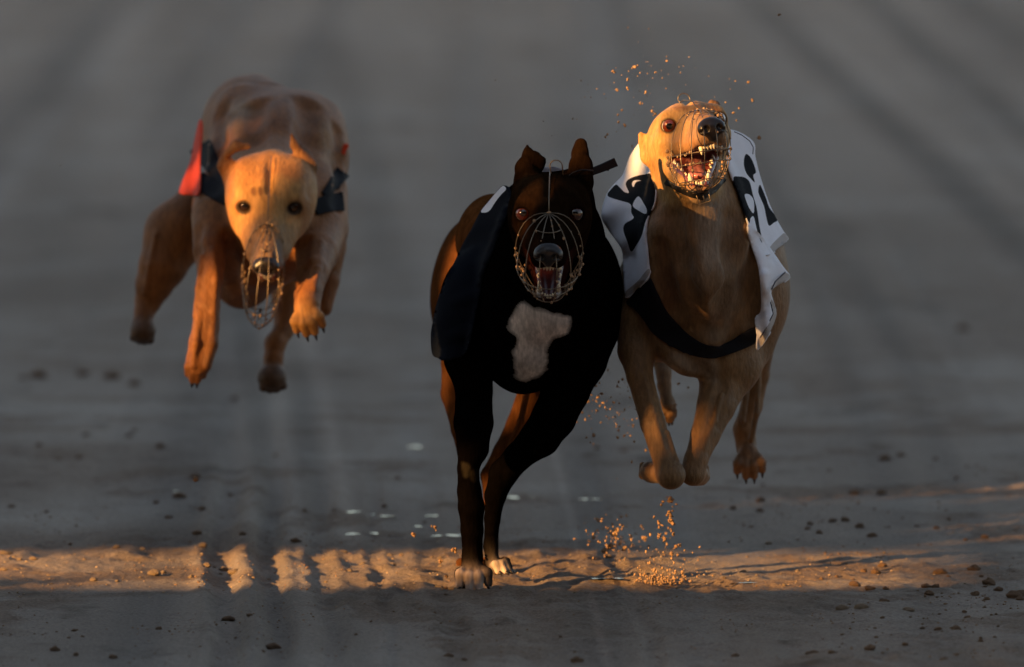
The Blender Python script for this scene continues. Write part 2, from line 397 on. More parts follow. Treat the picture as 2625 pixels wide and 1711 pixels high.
# ------------------------------------------------------------------ heads
class Head:
    """local frame: x to the picture's right, f along the muzzle, z up; origin between the eyes"""
    def __init__(s, px, py, d, yaw, pitch, roll, scale=1., jaw=0., jyaw=0., iris='brown', stretch=1.):
        y, p, r = R(yaw), R(pitch), R(roll)
        s.st = stretch; s.O = P(px, py, d); s.s = scale; s.jaw = R(jaw); s.jy = math.tan(R(jyaw)); s.iris = iris; s.lids = []
        s.ef = np.array([math.sin(y) * math.cos(p), -math.cos(y) * math.cos(p), math.sin(p)])
        ex = np.array([math.cos(y), math.sin(y), 0]); ez = np.array([-math.sin(y) * math.sin(p), math.cos(y) * math.sin(p), math.cos(p)])
        s.ex = ex * math.cos(r) - ez * math.sin(r); s.ez = ez * math.cos(r) + ex * math.sin(r)
        s.ax = np.array([s.ex, s.ef, s.ez])
    def g(s, x, f, z):
        z = z - .12 * max(0., f + .01)
        if f > 0: f = f * s.st
        return s.O + s.s * (x * s.ex + f * s.ef + z * s.ez)
    def j(s, x, f, z):
        f0, z0 = f + .058, z + .030; c, q = math.cos(s.jaw), math.sin(s.jaw)
        return s.g(x + s.jy * max(0., f + .05), f0 * c + z0 * q - .058, -f0 * q + z0 * c - .030)
    def e(s, B, c, r, k=.02, col=1, jaw=False, sub=False): B.ell((s.j if jaw else s.g)(*c), np.array(r) * s.s, s.ax if not jaw else s.jax(), k, col, sub)
    def jax(s):
        c, q = math.cos(s.jaw), math.sin(s.jaw); return np.array([s.ex, s.ef * c - s.ez * q, s.ef * q + s.ez * c])
    def c(s, B, a, b, ra, rb, k=.015, col=1, ja=False, jb=False, sq=None, sub=False):
        B.cone((s.j if ja else s.g)(*a), (s.j if jb else s.g)(*b), ra * s.s, rb * s.s, k, col, sq, sub)
    def shape(s, B, snarl=False, muz=2, full=False):
        s.e(B, (0, -.060, -.012), (.058, .082, .052), .02)
        s.e(B, (0, -.020, .000), (.049, .050, .032), .02)                 # forehead
        for q in (-1, 1):
            s.e(B, (q * .035, -.060, -.024), (.030, .056, .042), .02)     # cheek muscle
            s.e(B, (q * .040, -.008, .012), (.019, .020, .012), .012)     # brow
            s.c(B, (q * .040, -.020, -.020), (q * .022, .040, -.028), .022, .020, .015)   # cheek bone into muzzle
            s.c(B, (q * .019, .010, -.034), (q * .0135, .104, -.034), .021, .0145, .012, muz)      # upper lip
        s.c(B, (0, -.010, -.014), (0, .055, -.016), .032, .0265, .02)
        s.c(B, (0, .055, -.016), (0, .108, -.017), .0265, .0215, .012, muz)
        # throat and lower jaw
        s.e(B, (0, -.075, -.050), (.045, .050, .036), .025)
        for q in (-1, 1):
            s.c(B, (q * .034, -.052, -.044), (q * .022, .020, -.054), .018, .0125, .012, 1, True, True)
            s.c(B, (q * .022, .020, -.054), (q * .009, .088, -.055), .0125, .0085, .010, muz, True, True)
        s.c(B, (0, -.030, -.062), (0, .070, -.062), .022, .010, .015, 1, True, True)
        if s.jaw > .2:   # stretched cheeks join upper and lower jaw
            for q in (-1, 1):
                s.c(B, (q * .040, -.030, -.028), (q * .036, -.020, -.052), .016, .014, .02, 1, False, True)
        if snarl:
            for q in (-1, 1):
                s.c(B, (q * .034, -.005, -.040), (q * .021, .085, -.038), .0150, .0120, .010, muz)
                s.c(B, (q * .036, -.020, -.052), (q * .022, .050, -.056), .0150, .0110, .010, 1, True, True)
        if s.jaw > .2:
            for i in range(9):
                f = -.004 + i * .0145; a = s.g(0, f, -.046); b = s.j(0, min(f, .10), -.046); gap = np.linalg.norm(a - b)
                wx = (.0385 if snarl else .027) * (1 - .45 * i / 8) + .002
                B.ell((a + b) / 2, np.array([wx * s.s, .014, gap / 2 + .0015]), (s.ax + s.jax()) / 2, .004, 7, True)
        for q in (-1, 1):
            s.e(B, (q * .066, -.030, .010), (.014, .034, .018), .018, 0, sub=True)          # temple
            if not full: s.e(B, (q * .050, .040, -.008), (.012, .034, .012), .016, 0, sub=True)          # hollow under the eye
            else: s.c(B, (q * .034, .000, -.036), (q * .019, .075, -.034), .026, .0175, .015, 1)
            s.c(B, (q * .050, -.028, -.010), (q * .034, .020, -.020), .008, .006, .012, 1)  # cheek bone ridge
            if not snarl: s.c(B, (q * .043, -.004, -.050), (q * .028, .100, -.0465), .0022, .0022, .005, 3, sub=True)
        s.c(B, (0, -.10, .048), (0, .004, .028), .0045, .0045, .014, 0, sub=True)
        # eye sockets
        for q in (-1, 1):
            c0 = (q * .0405, .003, -.001)
            s.e(B, c0, (.0165, .0150, .0145), .012, 1)
            dirn = np.array([q * .42, .80, .0]) + 1.2 * (s.ax @ np.array([0, -1, .09])); dirn /= np.linalg.norm(dirn)
            c1 = tuple(np.array(c0) + dirn * .0122); s.lids.append(s.g(*c1))
            s.e(B, c1, (.0122, .0140, .0096), .004, 3, sub=True)
    def parts(s, root, gaze=(0, -1, .09), sclera_up=0., left_iris=True):
        gz = np.asarray(gaze, float); gz /= np.linalg.norm(gz)
        for q in (-1, 1):
            c0 = s.g(q * .0405, .0045, -.001)
            gg = gz + np.array([0, 0, -sclera_up]); gg /= np.linalg.norm(gg)
            a = np.cross(gg, [0, 0, 1.]); a /= np.linalg.norm(a); b = np.cross(a, gg); r = .0142 * s.s
            vs = [c0 + gg * r]; fs = []; mi = []; n = 24; th = [10, 20, 23, 30, 38, 46, 52, 56, 70, 95, 130, 160]
            for t in th:
                t = R(t)
                for j in range(n):
                    p_ = 2 * math.pi * j / n; vs.append(c0 + r * (math.cos(t) * gg + math.sin(t) * (math.cos(p_) * a + math.sin(p_) * b)))
            for j in range(n): fs.append((0, 1 + j, 1 + (j + 1) % n)); mi.append(2)
            for i in range(len(th) - 1):
                for j in range(n):
                    fs.append((1 + i * n + j, 1 + (i + 1) * n + j, 1 + (i + 1) * n + (j + 1) % n, 1 + i * n + (j + 1) % n))
                    mi.append(2 if th[i] < 23 else 1 if th[i] < 52 else 2 if th[i] < 56 else 0)
            mesh_obj("eye", vs, fs, [M_sclera if s.iris == 'brown' else M_dark_sclera, {'brown': M_iris, 'red': M_iris_red, 'dark': M_iris_dark}[s.iris], M_pupil], root, True, mi)
        # nose leather with nostrils
        N = Body()
        N.ell(s.g(0, .121, -.016), np.array([.0215, .0145, .0165]) * s.s, s.ax, .006, 0)
        N.ell(s.g(0, .118, -.028), np.array([.0095, .0115, .0130]) * s.s, s.ax, .006, 0)
        for q in (-1, 1):
            N.ell(s.g(q * .0135, .124, -.018), np.array([.0098, .0108, .0108]) * s.s, s.ax, .004, 0)
            N.ell(s.g(q * .0110, .137, -.0185), np.array([.0055, .0095, .0066]) * s.s, s.ax, .002, 0, sub=True)
            N.ell(s.g(q * .0185, .134, -.0220), np.array([.0050, .0070, .0024]) * s.s, s.ax, .002, 0, sub=True)
        V, Q, C = N.mesh(.0013, [(0, 0, 0)]); mesh_obj("nose", V, Q, M_nose, root)
    def mouth(s, root, width=.018, tongue=True, back=-.03, snarl=False, m=None):
        B = Body()
        B.cone(s.g(0, back, -.034), s.g(0, .100, -.041), (width + .006) * s.s, .011 * s.s, .01, 0, (s.ez, .45))
        for q in (-1, 1):
            B.cone(s.j(q * (width + .004), back + .01, -.044), s.j(q * .0085, .088, -.0475), .0085 * s.s, .0055 * s.s, .006)
            B.cone(s.g(q * (width + .004), back + .01, -.040), s.g(q * .0100, .098, -.044), .0080 * s.s, .0050 * s.s, .006)
        B.cone(s.j(0, back, -.044), s.j(0, .085, -.050), (width + .004) * s.s, .009 * s.s, .008, 0, (s.jax()[2], .35))
        B.ell((s.g(0, back - .005, -.04) + s.j(0, back - .005, -.044)) / 2, np.array([width + .006, .02, .022 + .05 * math.sin(s.jaw)]) * s.s, s.ax, .01)
        V, Q, C = B.mesh(.0017, [(0, 0, 0)]); mesh_obj("mouth_lining", V, Q, m or M_mouth, root)
        if tongue:
            T = Body(); jx = s.jax()
            T.cone(s.j(0, back, -.036), s.j(0, .060, -.0415), .017 * s.s, .012 * s.s, .01, 0, (jx[2], .42))
            T.ell(s.j(0, .060, -.040), np.array([.012, .014, .005]) * s.s, jx, .008)
            T.cone(s.j(0, back, -.028), s.j(0, .07, -.033), .0012, .0012, .004, 0, None, True)
            V, Q, C = T.mesh(.0016, [(0, 0, 0)]); mesh_obj("tongue", V, Q, M_tongue, root)
        up = Soup(); lo = Soup(); uz = -s.ez; lz = s.jax()[2]
        for q in (-1, 1):
            b = s.g(q * .0160, .094, -.043); up.cone(b, b + (uz * .0165 + s.ef * .001 + q * s.ex * .001) * s.s, .0043 * s.s, 8, 0, s.ef * .0015)
            b = s.j(q * .0140, .082, -.045); lo.cone(b, b + (lz * .0165 + q * s.ex * .0025) * s.s, .0043 * s.s, 8, 0, s.ef * .001)
            for i in range(3):
                x = .0024 + i * .0048; f = .1075 - i * .0025
                b = s.g(q * x, f, -.0435); up.cone(b, b + uz * (.0090 - .0004 * i) * s.s, .0029 * s.s, 7)
                x = .0021 + i * .0040; b = s.j(q * x, .094 - i * .0022, -.0475); lo.cone(b, b + lz * .0078 * s.s, .0024 * s.s, 7)
            for i in range(6):
                t = i / 5; f = .078 - t * .075; x = .0165 + t * (width - .010)
                h = .0065 + .0065 * (i in (3, 4)) + .003 * (i == 2)
                b = s.g(q * x, f, -.0435); up.cone(b, b + (uz * h + q * s.ex * .001) * s.s, (.0032 + .0026 * t) * s.s, 7)
                if i: up.cone(b + s.ef * .006 * s.s, b + (s.ef * .006 + uz * h * .7) * s.s, (.0022 + .0016 * t) * s.s, 7)
                f -= .010; b = s.j(q * (x - .001), f, -.0455); lo.cone(b, b + (lz * (h + .001)) * s.s, (.0032 + .0024 * t) * s.s, 7)
                if i: lo.cone(b + s.ef * .006 * s.s, b + (s.ef * .006 + lz * h * .75) * s.s, (.0022 + .0014 * t) * s.s, 7)
        up.build("upper_teeth", M_tooth, root); lo.build("lower_teeth", M_tooth, root)
    def basket(s, root, fc, zc, w, L, hgt, lean=0., bx=0., taper=0., crumbs=70, hook=True, us=(-88, -62, -38, -13, 13, 38, 62, 88), bands=(-4, -20, -48)):
        """open wire racing muzzle: long wires from a node on the bridge round the front to one under the chin, cross wires at the mouth"""
        W = Soup(); rw = .00085; K = Soup()
        def bp(u, v):
            u, v = R(u), R(v); cv = max(0, math.cos(v)) ** .75; cu = math.copysign(abs(math.cos(u)) ** .8, math.cos(u))
            k = (1 - math.sin(v)) / 2; cv *= 1 - taper * max(0, -math.sin(v + .1))
            return s.g(w * math.sin(u) * cv + bx * k, fc + (L - fc) * cu * cv + lean * k, zc + hgt * math.sin(v))
        node = bp(0, 90); pts_all = []
        for u in us:
            pt = [bp(u, v) for v in np.linspace(90, -90, 19)]; W.tube(pt, rw, 5); pts_all += pt
        for v in bands:
            pt = [bp(u, v) for u in np.linspace(-100, 100, 21)]; W.tube(pt, rw * 1.15, 5); pts_all += pt + pt[:4] + pt[-4:]
        pt = [bp(u, 62) for u in np.linspace(-40, 40, 7)]; W.tube(pt, rw, 5)
        back = [bp(q, v) for q in (-100, 100) for v in (-4, -20, -48)]
        W.tube([back[0], back[1], back[2], bp(-88, -75)], rw * 1.2, 5); W.tube([back[3], back[4], back[5], bp(88, -75)], rw * 1.2, 5)
        fw = [node, s.g(0, .45 * fc - .002, .5 * (zc + hgt) + .0255), s.g(0, -.02, .0385), s.g(0, -.045, .0435), s.g(0, -.075, .0430)]
        W.tube(fw, rw * 1.15, 6)
        if hook: W.tube([s.g(.002, -.070, .041)] + [s.g(.010 - .010 * math.cos(R(a)), -.080, .050 + .010 * math.sin(R(a))) for a in range(0, 190, 20)] + [s.g(.021, -.080, .034)], rw * 1.2, 6)
        m = W.build("muzzle", M_wire, root)
        for i in range(crumbs):
            c = pts_all[random.randrange(len(pts_all))] + np.array([random.gauss(0, .0010) for _ in range(3)])
            r = random.choice([.0010, .0014, .0018, .0026]); K.ball(c, (r, r * .8, r * 1.1), 6, jit=.4)
        for v in bands[:2]:
            for q in (-95, 95):
                for _ in range(6): c = bp(q + random.gauss(0, 8), v + random.gauss(0, 8)); K.ball(c, random.choice([.0022, .003]), 6, jit=.5)
        K.ball(node, .0032, 8, jit=.3)
        c = K.build("stuck_sand", M_crumb, m); c['kind'] = 'stuff'
        return m, bp

def paw(B, c, toe, up, s=1., col=0, claws=True, root=None, spread=1., toecol=None):
    """four separate toes with nails; toe = pointing direction, up = top of the foot"""
    t = np.asarray(toe, float); t /= np.linalg.norm(t); u = np.asarray(up, float); u = u - (u @ t) * t; u /= np.linalg.norm(u); sd = np.cross(t, u)
    c = np.asarray(c, float); toecol = col if toecol is None else toecol; out = []
    B.ell(c, np.array([.019, .022, .015]) * s, np.array([sd, t, u]), .008, col)
    for i, (x, l) in enumerate(((-1.5, .026), (-.5, .036), (.5, .036), (1.5, .026))):
        a = c + sd * x * .0108 * spread * s + t * .006 * s + u * .004 * s
        m = c + sd * x * .0146 * spread * s + t * (l * .62) * s + u * .010 * s
        b = c + sd * x * .0156 * spread * s + t * l * s - u * .006 * s
        tc_ = toecol[i] if isinstance(toecol, (list, tuple)) else toecol
        B.cone(a, m, .0098 * s, .0090 * s, .003, col); B.cone(m, b, .0092 * s, .0072 * s, .0025, tc_)
        out.append((b + t * .004 * s, b + (t * .014 - u * .008) * s))
    B.ell(c - u * .012 * s + t * .004 * s, np.array([.014, .012, .008]) * s, np.array([sd, t, u]), .008, col)
    return out
def add_claws(root, lists, r=.0028):
    for l in lists:
        for a, b in l:
            q = Soup(); q.cone(a, b, r, 7); q.build("claw", M_claw, root)

def paint(V, C, marks, Q):
    """coat markings and painted-in highlights: outline in photo pixels on the camera side of the body"""
    px, py = to_px(V)
    nr = np.zeros_like(V); a, b, c = V[Q[:, 0]], V[Q[:, 1]], V[Q[:, 2]]; fn = np.cross(b - a, c - a)
    for i in range(4): np.add.at(nr, Q[:, i], fn)
    nr /= np.linalg.norm(nr, axis=1)[:, None] + 1e-12
    for poly, colr, soft, dr, amt in marks:
        n = fbm(V * 55, 3) - .5; n2 = fbm(V * 55 + 9, 3) - .5
        x = px + n * soft; y = py + n2 * soft; acc = 0
        pp = smooth_closed(poly, 3)
        for k in range(8):
            q = 2 * math.pi * k / 8; acc = acc + in_poly(x + math.cos(q) * soft * .35, y + math.sin(q) * soft * .35, pp)
        m = acc / 8. * (nr[:, 1] < .15) * amt
        if dr: m = m * (V[:, 1] > dr[0]) * (V[:, 1] < dr[1])
        C = C * (1 - m[:, None]) + m[:, None] * np.asarray(colr)
    return C
def finish(B, vox, pal, root, m, marks=(), name="body", head=None):
    V, Q, C = B.mesh(vox, pal); C = paint(V, C, marks, Q)
    if head is not None:      # dark skin of the eyelids
        for e in head.lids:
            d = np.linalg.norm((V - e) * np.array([1, 1, 1.15]), axis=1) / head.s + .0015 * (fbm(V * 300, 2) - .5) * 2
            k = sstep(.0168, .0132, d)[:, None] * .9; C = C * (1 - k) + k * np.asarray(pal[3])
    o = mesh_obj(name, V, Q, m, root, True, None, C)
    return o, bvh_of(V, Q)
def trunk_bvh(B, n, vox=.005):
    T = Body(); T.pr = B.pr[:n]; V, Q, C = T.mesh(vox, [(0, 0, 0)] * 12); return bvh_of(V, Q)

FAWN_SHADE, FAWN_H = (.195, .108, .048), (.42, .25, .09)  # body fawn darker than the head's: shade put into the coat colour
# ================================================================== right-hand dog: fawn, white jacket, snarling
def dog_right():
    root = empty("greyhound", (P(1800, 900, .3)[0], .3, 0))
    tag(root, "snarling fawn greyhound in a white jacket with black numeral, head thrown up", "dog", "greyhounds racing down the track")
    H = Head(1776, 311, -.05, 11, 13, -7, 1.04, jaw=24, jyaw=-9)
    B = Body()
    # trunk, rear first
    B.blob(1690, 700, .85, 80, 140, .10); B.blob(1925, 690, .85, 92, 150, .10)
    B.cone(P(1795, 640, .85), P(1790, 690, .35), S(120, .85), S(150, .35), .05)
    B.blob(1775, 520, .34, 150, 178, .16, .05)
    B.blob(1795, 790, .20, 182, 155, .14, .05)
    B.blob(1935, 735, .20, 90, 165, .11, .04); B.blob(1662, 765, .20, 84, 150, .11, .04)
    B.chain([(1772, 380, .10, 80), (1776, 480, .06, 98), (1786, 580, .05, 126), (1798, 680, .08, 142), (1812, 800, .13, 118)], .04)
    # breast muscles and breastbone
    B.chain([(1790, 560, -.02, 62), (1806, 700, -.03, 66), (1824, 860, .035, 34)], .03)
    B.chain([(1720, 600, .0, 40), (1716, 720, .03, 46), (1700, 820, .09, 60)], .03)
    B.chain([(1885, 600, .0, 36), (1915, 700, .05, 44), (1905, 820, .09, 60)], .03)
    B.chain([(1735, 880, .09, 55), (1770, 905, .08, 50), (1850, 915, .10, 55), (1890, 940, .12, 58)], .03)
    # left foreleg, folded at the wrist
    B.chain([(1640, 830, .13, 62), (1632, 900, .10, 48), (1640, 965, .07, 33), (1674, 1085, .02, 32), (1702, 1180, -.02, 29)], .02)
    B.blob(1720, 1218, -.03, 38, 38, .028, .015); B.cone(P(1712, 1215, -.01), P(1672, 1212, .07), S(30), S(24), .012)
    B.blob(1668, 1208, .06, 27, 25, .03, .012); c1 = paw(B, P(1678, 1210, .10), (.05, .95, .15), (0, .1, -1), .9)
    # right foreleg
    B.chain([(1895, 880, .17, 88), (1862, 960, .12, 68), (1836, 1040, .08, 49), (1808, 1115, .05, 37), (1784, 1180, .02, 30), (1776, 1216, .01, 29)], .02)
    B.cone(P(1776, 1212, .02), P(1795, 1222, .09), S(28), S(24), .012)
    B.blob(1786, 1216, .05, 28, 25, .03, .012); c2 = paw(B, P(1780, 1216, .10), (-.05, .95, .15), (0, .1, -1), .9)
    # hind legs
    B.chain([(1690, 820, .70, 60), (1700, 930, .62, 24), (1703, 990, .58, 17), (1712, 1040, .55, 15)], .02)
    c3 = paw(B, P(1713, 1040, .56), (.12, -.15, -1), (0, -1, 0), .72, 0, spread=.5)
    B.chain([(1925, 850, .70, 70), (1938, 960, .76, 34), (1927, 1040, .755, 27), (1908, 1100, .75, 28), (1914, 1150, .75, 27)], .02)
    B.chain([(1945, 960, .71, 8), (1940, 1060, .69, 7), (1925, 1130, .69, 8)], .008)
    B.chain([(1915, 990, .71, 8), (1905, 1080, .69, 7)], .008)
    c4 = paw(B, P(1920, 1168, .73), (.05, -.35, -1), (0, -1, .3), 1.0, 5, spread=.95)
    sb = trunk_bvh(B, len(B.pr), .006)
    for pts, r, i_, k in (([(1722, 560), (1738, 660), (1762, 760), (1795, 850)], .012, .007, .03), ([(1885, 560), (1878, 660), (1862, 770), (1845, 850)], .012, .007, .03), ([(1690, 640), (1702, 730), (1730, 800)], .010, .005, .025),
                       ([(1940, 620), (1925, 720), (1935, 820)], .010, .006, .025), ([(1700, 860), (1750, 900), (1800, 960)], .010, .004, .02), ([(1845, 920), (1850, 990), (1830, 1080)], .007, .003, .012)):
        B.line(sb, pts, r, i_, k)
    for pts in ([(1650, 960), (1672, 1050), (1700, 1150)], [(1690, 1020), (1712, 1110), (1735, 1180)], [(1850, 1010), (1832, 1080), (1805, 1150)]): B.line(sb, pts, .0035, .0005, .006, sub=False)
    # head and ears
    nb = len(B.pr)
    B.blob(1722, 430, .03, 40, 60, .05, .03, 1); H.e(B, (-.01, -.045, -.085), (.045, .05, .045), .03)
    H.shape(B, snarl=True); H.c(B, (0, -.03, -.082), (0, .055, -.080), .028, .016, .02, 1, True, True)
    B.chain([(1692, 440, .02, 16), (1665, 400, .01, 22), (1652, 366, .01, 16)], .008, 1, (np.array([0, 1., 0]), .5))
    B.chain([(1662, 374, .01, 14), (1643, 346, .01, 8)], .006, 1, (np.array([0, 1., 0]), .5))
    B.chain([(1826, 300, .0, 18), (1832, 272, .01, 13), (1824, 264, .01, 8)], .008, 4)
    pal = [FAWN_SHADE, FAWN_H, (.24, .15, .085), (.03, .018, .012), (.10, .05, .03), (.20, .11, .055), FAWN_SHADE, (.10, .02, .018)]
    marks = [([(1770, 500), (1815, 505), (1850, 560), (1840, 660), (1812, 700), (1790, 620)], (.25, .20, .15), 22, None, .8),
             ([(1700, 560), (1760, 640), (1775, 740), (1830, 770), (1800, 860), (1850, 880), (1900, 760), (1920, 640), (1860, 560), (1800, 700)], (.17, .12, .08), 30, None, .6),
             ([(1690, 620), (1720, 640), (1740, 760), (1710, 800), (1690, 740)], (.13, .055, .02), 24, None, .7),
             ([(1690, 930), (1760, 900), (1830, 915), (1840, 990), (1790, 960), (1720, 955)], (.24, .18, .13), 18, None, .6),
             ([(1680, 400), (1720, 470), (1700, 490), (1665, 440)], (.30, .15, .05), 18, (-.3, .3), .6), ([(1725, 350), (1765, 345), (1775, 385), (1735, 392)], (.27, .14, .055), 14, (-.3, .1), .7),
             ([(1725, 268), (1762, 272), (1765, 284), (1735, 283)], (.22, .09, .03), 16, (-.3, .2), .7),
             ([(1780, 262), (1835, 268), (1850, 290), (1800, 300), (1775, 290)], (.25, .105, .035), 14, (-.3, .2), .75)]
    body, bv = finish(B, .0024, pal, root, M_coat, marks, head=H)
    H.parts(root, (-.05, -1, .10), sclera_up=.17)
    H.mouth(root, .031, back=-.012, snarl=True)
    m, ring = H.basket(root, fc=.050, zc=-.050, w=.048, L=.142, hgt=.067, bx=-.020, crumbs=110)
    tb = trunk_bvh(B, nb)
    # neck strap with buckle
    st, _, _ = ribbon("muzzle_strap", [(1705, 466), (1740, 486), (1772, 499), (1800, 506), (1830, 487), (1856, 456)], [11, 15, 16, 17, 17, 16], M_leather, root, bvh=bv, off=.004)
    bk = Soup(); c = P(1803, 505, cast(bv, 1803, 505) - .012 if cast(bv, 1803, 505) else -.05); a, b = np.array([.010, 0, .003]), np.array([-.003, 0, .010])
    bk.tube([c + a + b, c + a - b, c - a - b, c - a + b, c + a + b], .0013, 6); bk.tube([c + b, c - b], .001, 6); bk.build("buckle", M_wire, st)
    add_claws(root, [c4, c3[1:3]], .0030)
    # belly strap
    sheet("belly_strap", [(1605, 774), (1640, 735), (1662, 712), (1680, 742), (1706, 794), (1734, 830), (1765, 860), (1804, 885), (1826, 890), (1848, 887), (1881, 872), (1937, 838), (1941, 875), (1907, 895), (1857, 913), (1824, 920), (1778, 913), (1726, 891), (1675, 857), (1649, 820), (1623, 790)],
          None, [M_strap], root, bvh=tb, off=.005, step=7)
    # jacket: near flap
    dl = interp_depth([(1649, 362, .16), (1595, 450, .24), (1545, 550, .22), (1600, 740, .16), (1664, 704, .06), (1655, 600, .03), (1672, 520, .06), (1669, 430, .10), (1610, 560, .12), (1600, 650, .16)])
    wr = lambda p: .010 * np.sin((p[:, 1] * .9 + p[:, 0] * .7) / 17.) * sstep(1670, 1600, p[:, 0]) * sstep(440, 560, p[:, 1]) + .012 * np.sin((p[:, 0] + .3 * p[:, 1]) / 11.) * sstep(580, 700, p[:, 1]) + .004 * (fbm(np.stack([p[:, 0] / 40, p[:, 1] / 40, p[:, 0] * 0], 1)) - .5)
    jk, _, _ = sheet("jacket", [(1649, 358), (1632, 374), (1616, 398), (1604, 428), (1594, 452), (1576, 470), (1554, 500), (1541, 553), (1559, 590), (1592, 637), (1597, 680), (1603, 764), (1632, 742), (1666, 705), (1660, 660), (1656, 600), (1662, 552), (1676, 528), (1684, 480), (1682, 430), (1670, 385)],
          dl, [M_white, M_black, M_trim], root, patches=[
              ([(1672, 447), (1650, 448), (1630, 452), (1610, 461), (1604, 474), (1612, 494), (1600, 492), (1588, 480), (1578, 474), (1564, 488), (1557, 498), (1562, 506), (1590, 515), (1616, 524), (1618, 545), (1624, 560), (1602, 574), (1598, 592), (1608, 620), (1618, 646), (1632, 628), (1645, 605), (1656, 565), (1676, 524), (1680, 480)], 1),
              ([(1622, 527), (1636, 504), (1650, 522), (1658, 538), (1655, 549), (1638, 541)], 0),
              ([(1620, 472), (1626, 463), (1643, 463), (1630, 468), (1624, 480)], 0),
              ([(1604, 748), (1634, 722), (1661, 690), (1664, 705), (1634, 741), (1606, 762)], 2)], step=6, bvh=tb, wrinkle=wr, off=.008, relax=25)
    # jacket: far side over the shoulder
    du = interp_depth([(1869, 333, .14), (1935, 370, .22), (1948, 450, .20), (1990, 570, .19), (2021, 615, .20), (1979, 647, .12), (1925, 600, .06), (1890, 480, .08), (1868, 400, .10), (1930, 520, .12)])
    wr2 = lambda p: .008 * np.sin((p[:, 0] * .8 - p[:, 1] * .45) / 15.) * sstep(420, 520, p[:, 1])
    sheet("jacket_flap", [(1860, 333), (1880, 334), (1902, 342), (1926, 358), (1936, 374), (1936, 396), (1942, 425), (1952, 462), (1971, 518), (1990, 560), (2010, 595), (2022, 613), (2000, 632), (1979, 649), (1950, 652), (1928, 612), (1915, 562), (1892, 490), (1866, 430), (1855, 370)],
          du, [M_white, M_black, M_trim], jk, patches=[
              ([(1914, 395), (1924, 404), (1932, 420), (1938, 442), (1931, 450), (1935, 468), (1924, 458), (1913, 444), (1907, 424), (1908, 404)], 1),
              ([(1948, 474), (1957, 492), (1965, 512), (1972, 532), (1993, 562), (1983, 572), (1971, 579), (1964, 556), (1958, 528), (1944, 494)], 1),
              ([(1880, 456), (1895, 453), (1910, 456), (1922, 468), (1930, 499), (1940, 535), (1947, 581), (1955, 622), (1947, 612), (1938, 580), (1932, 556), (1924, 560), (1921, 572), (1910, 550), (1896, 520), (1886, 488)], 1),
              ([(1909, 500), (1918, 498), (1928, 506), (1933, 520), (1932, 547), (1922, 536), (1914, 518)], 0),
              ([(2003, 603), (2012, 599), (2021, 613), (1982, 647), (1974, 634)], 2)], step=6, bvh=tb, wrinkle=wr2, off=.008, relax=20)
    df = interp_depth([(1925, 600, .05), (1979, 640, .08), (2026, 712, .13), (1977, 746, .02), (1990, 805, .05), (1943, 895, .03), (1948, 780, .06), (1935, 660, .04), (1965, 700, .0)])
    wr3 = lambda p: .014 * np.sin((p[:, 0] - p[:, 1] * .12) / 10.) * sstep(600, 760, p[:, 1])
    fl, _, _ = sheet("jacket_flap", [(1918, 575), (1940, 592), (1962, 618), (1985, 650), (2008, 684), (2027, 712), (2000, 728), (1978, 746), (1982, 770), (1991, 805), (1977, 845), (1944, 898), (1941, 860), (1936, 815), (1949, 800), (1951, 760), (1944, 690), (1930, 640), (1920, 605)],
          df, [M_white, M_black, M_trim], jk, patches=[
              ([(2012, 700), (2027, 712), (1998, 730), (1980, 746), (1975, 738), (1990, 720)], 2),
              ([(1980, 770), (1991, 805), (1977, 845), (1946, 895), (1944, 870), (1968, 835), (1981, 805), (1976, 775)], 2)], step=6, bvh=tb, wrinkle=wr3, off=.012, relax=30)
    for nm, pts, dz in (("hem_stitching", [(1882, 338), (1902, 347), (1922, 362), (1931, 378), (1930, 396)], du), ("hem_stitching", [(1979, 742), (1988, 722), (2014, 698)], df), ("hem_stitching", [(1975, 775), (1982, 805), (1968, 835), (1950, 866)], df)):
        ribbon(nm, pts, 2.2, M_thread, jk, depth=lambda p, dz=dz: dz(p) - .012, bvh=tb, off=.014, thick=.001)
    return root

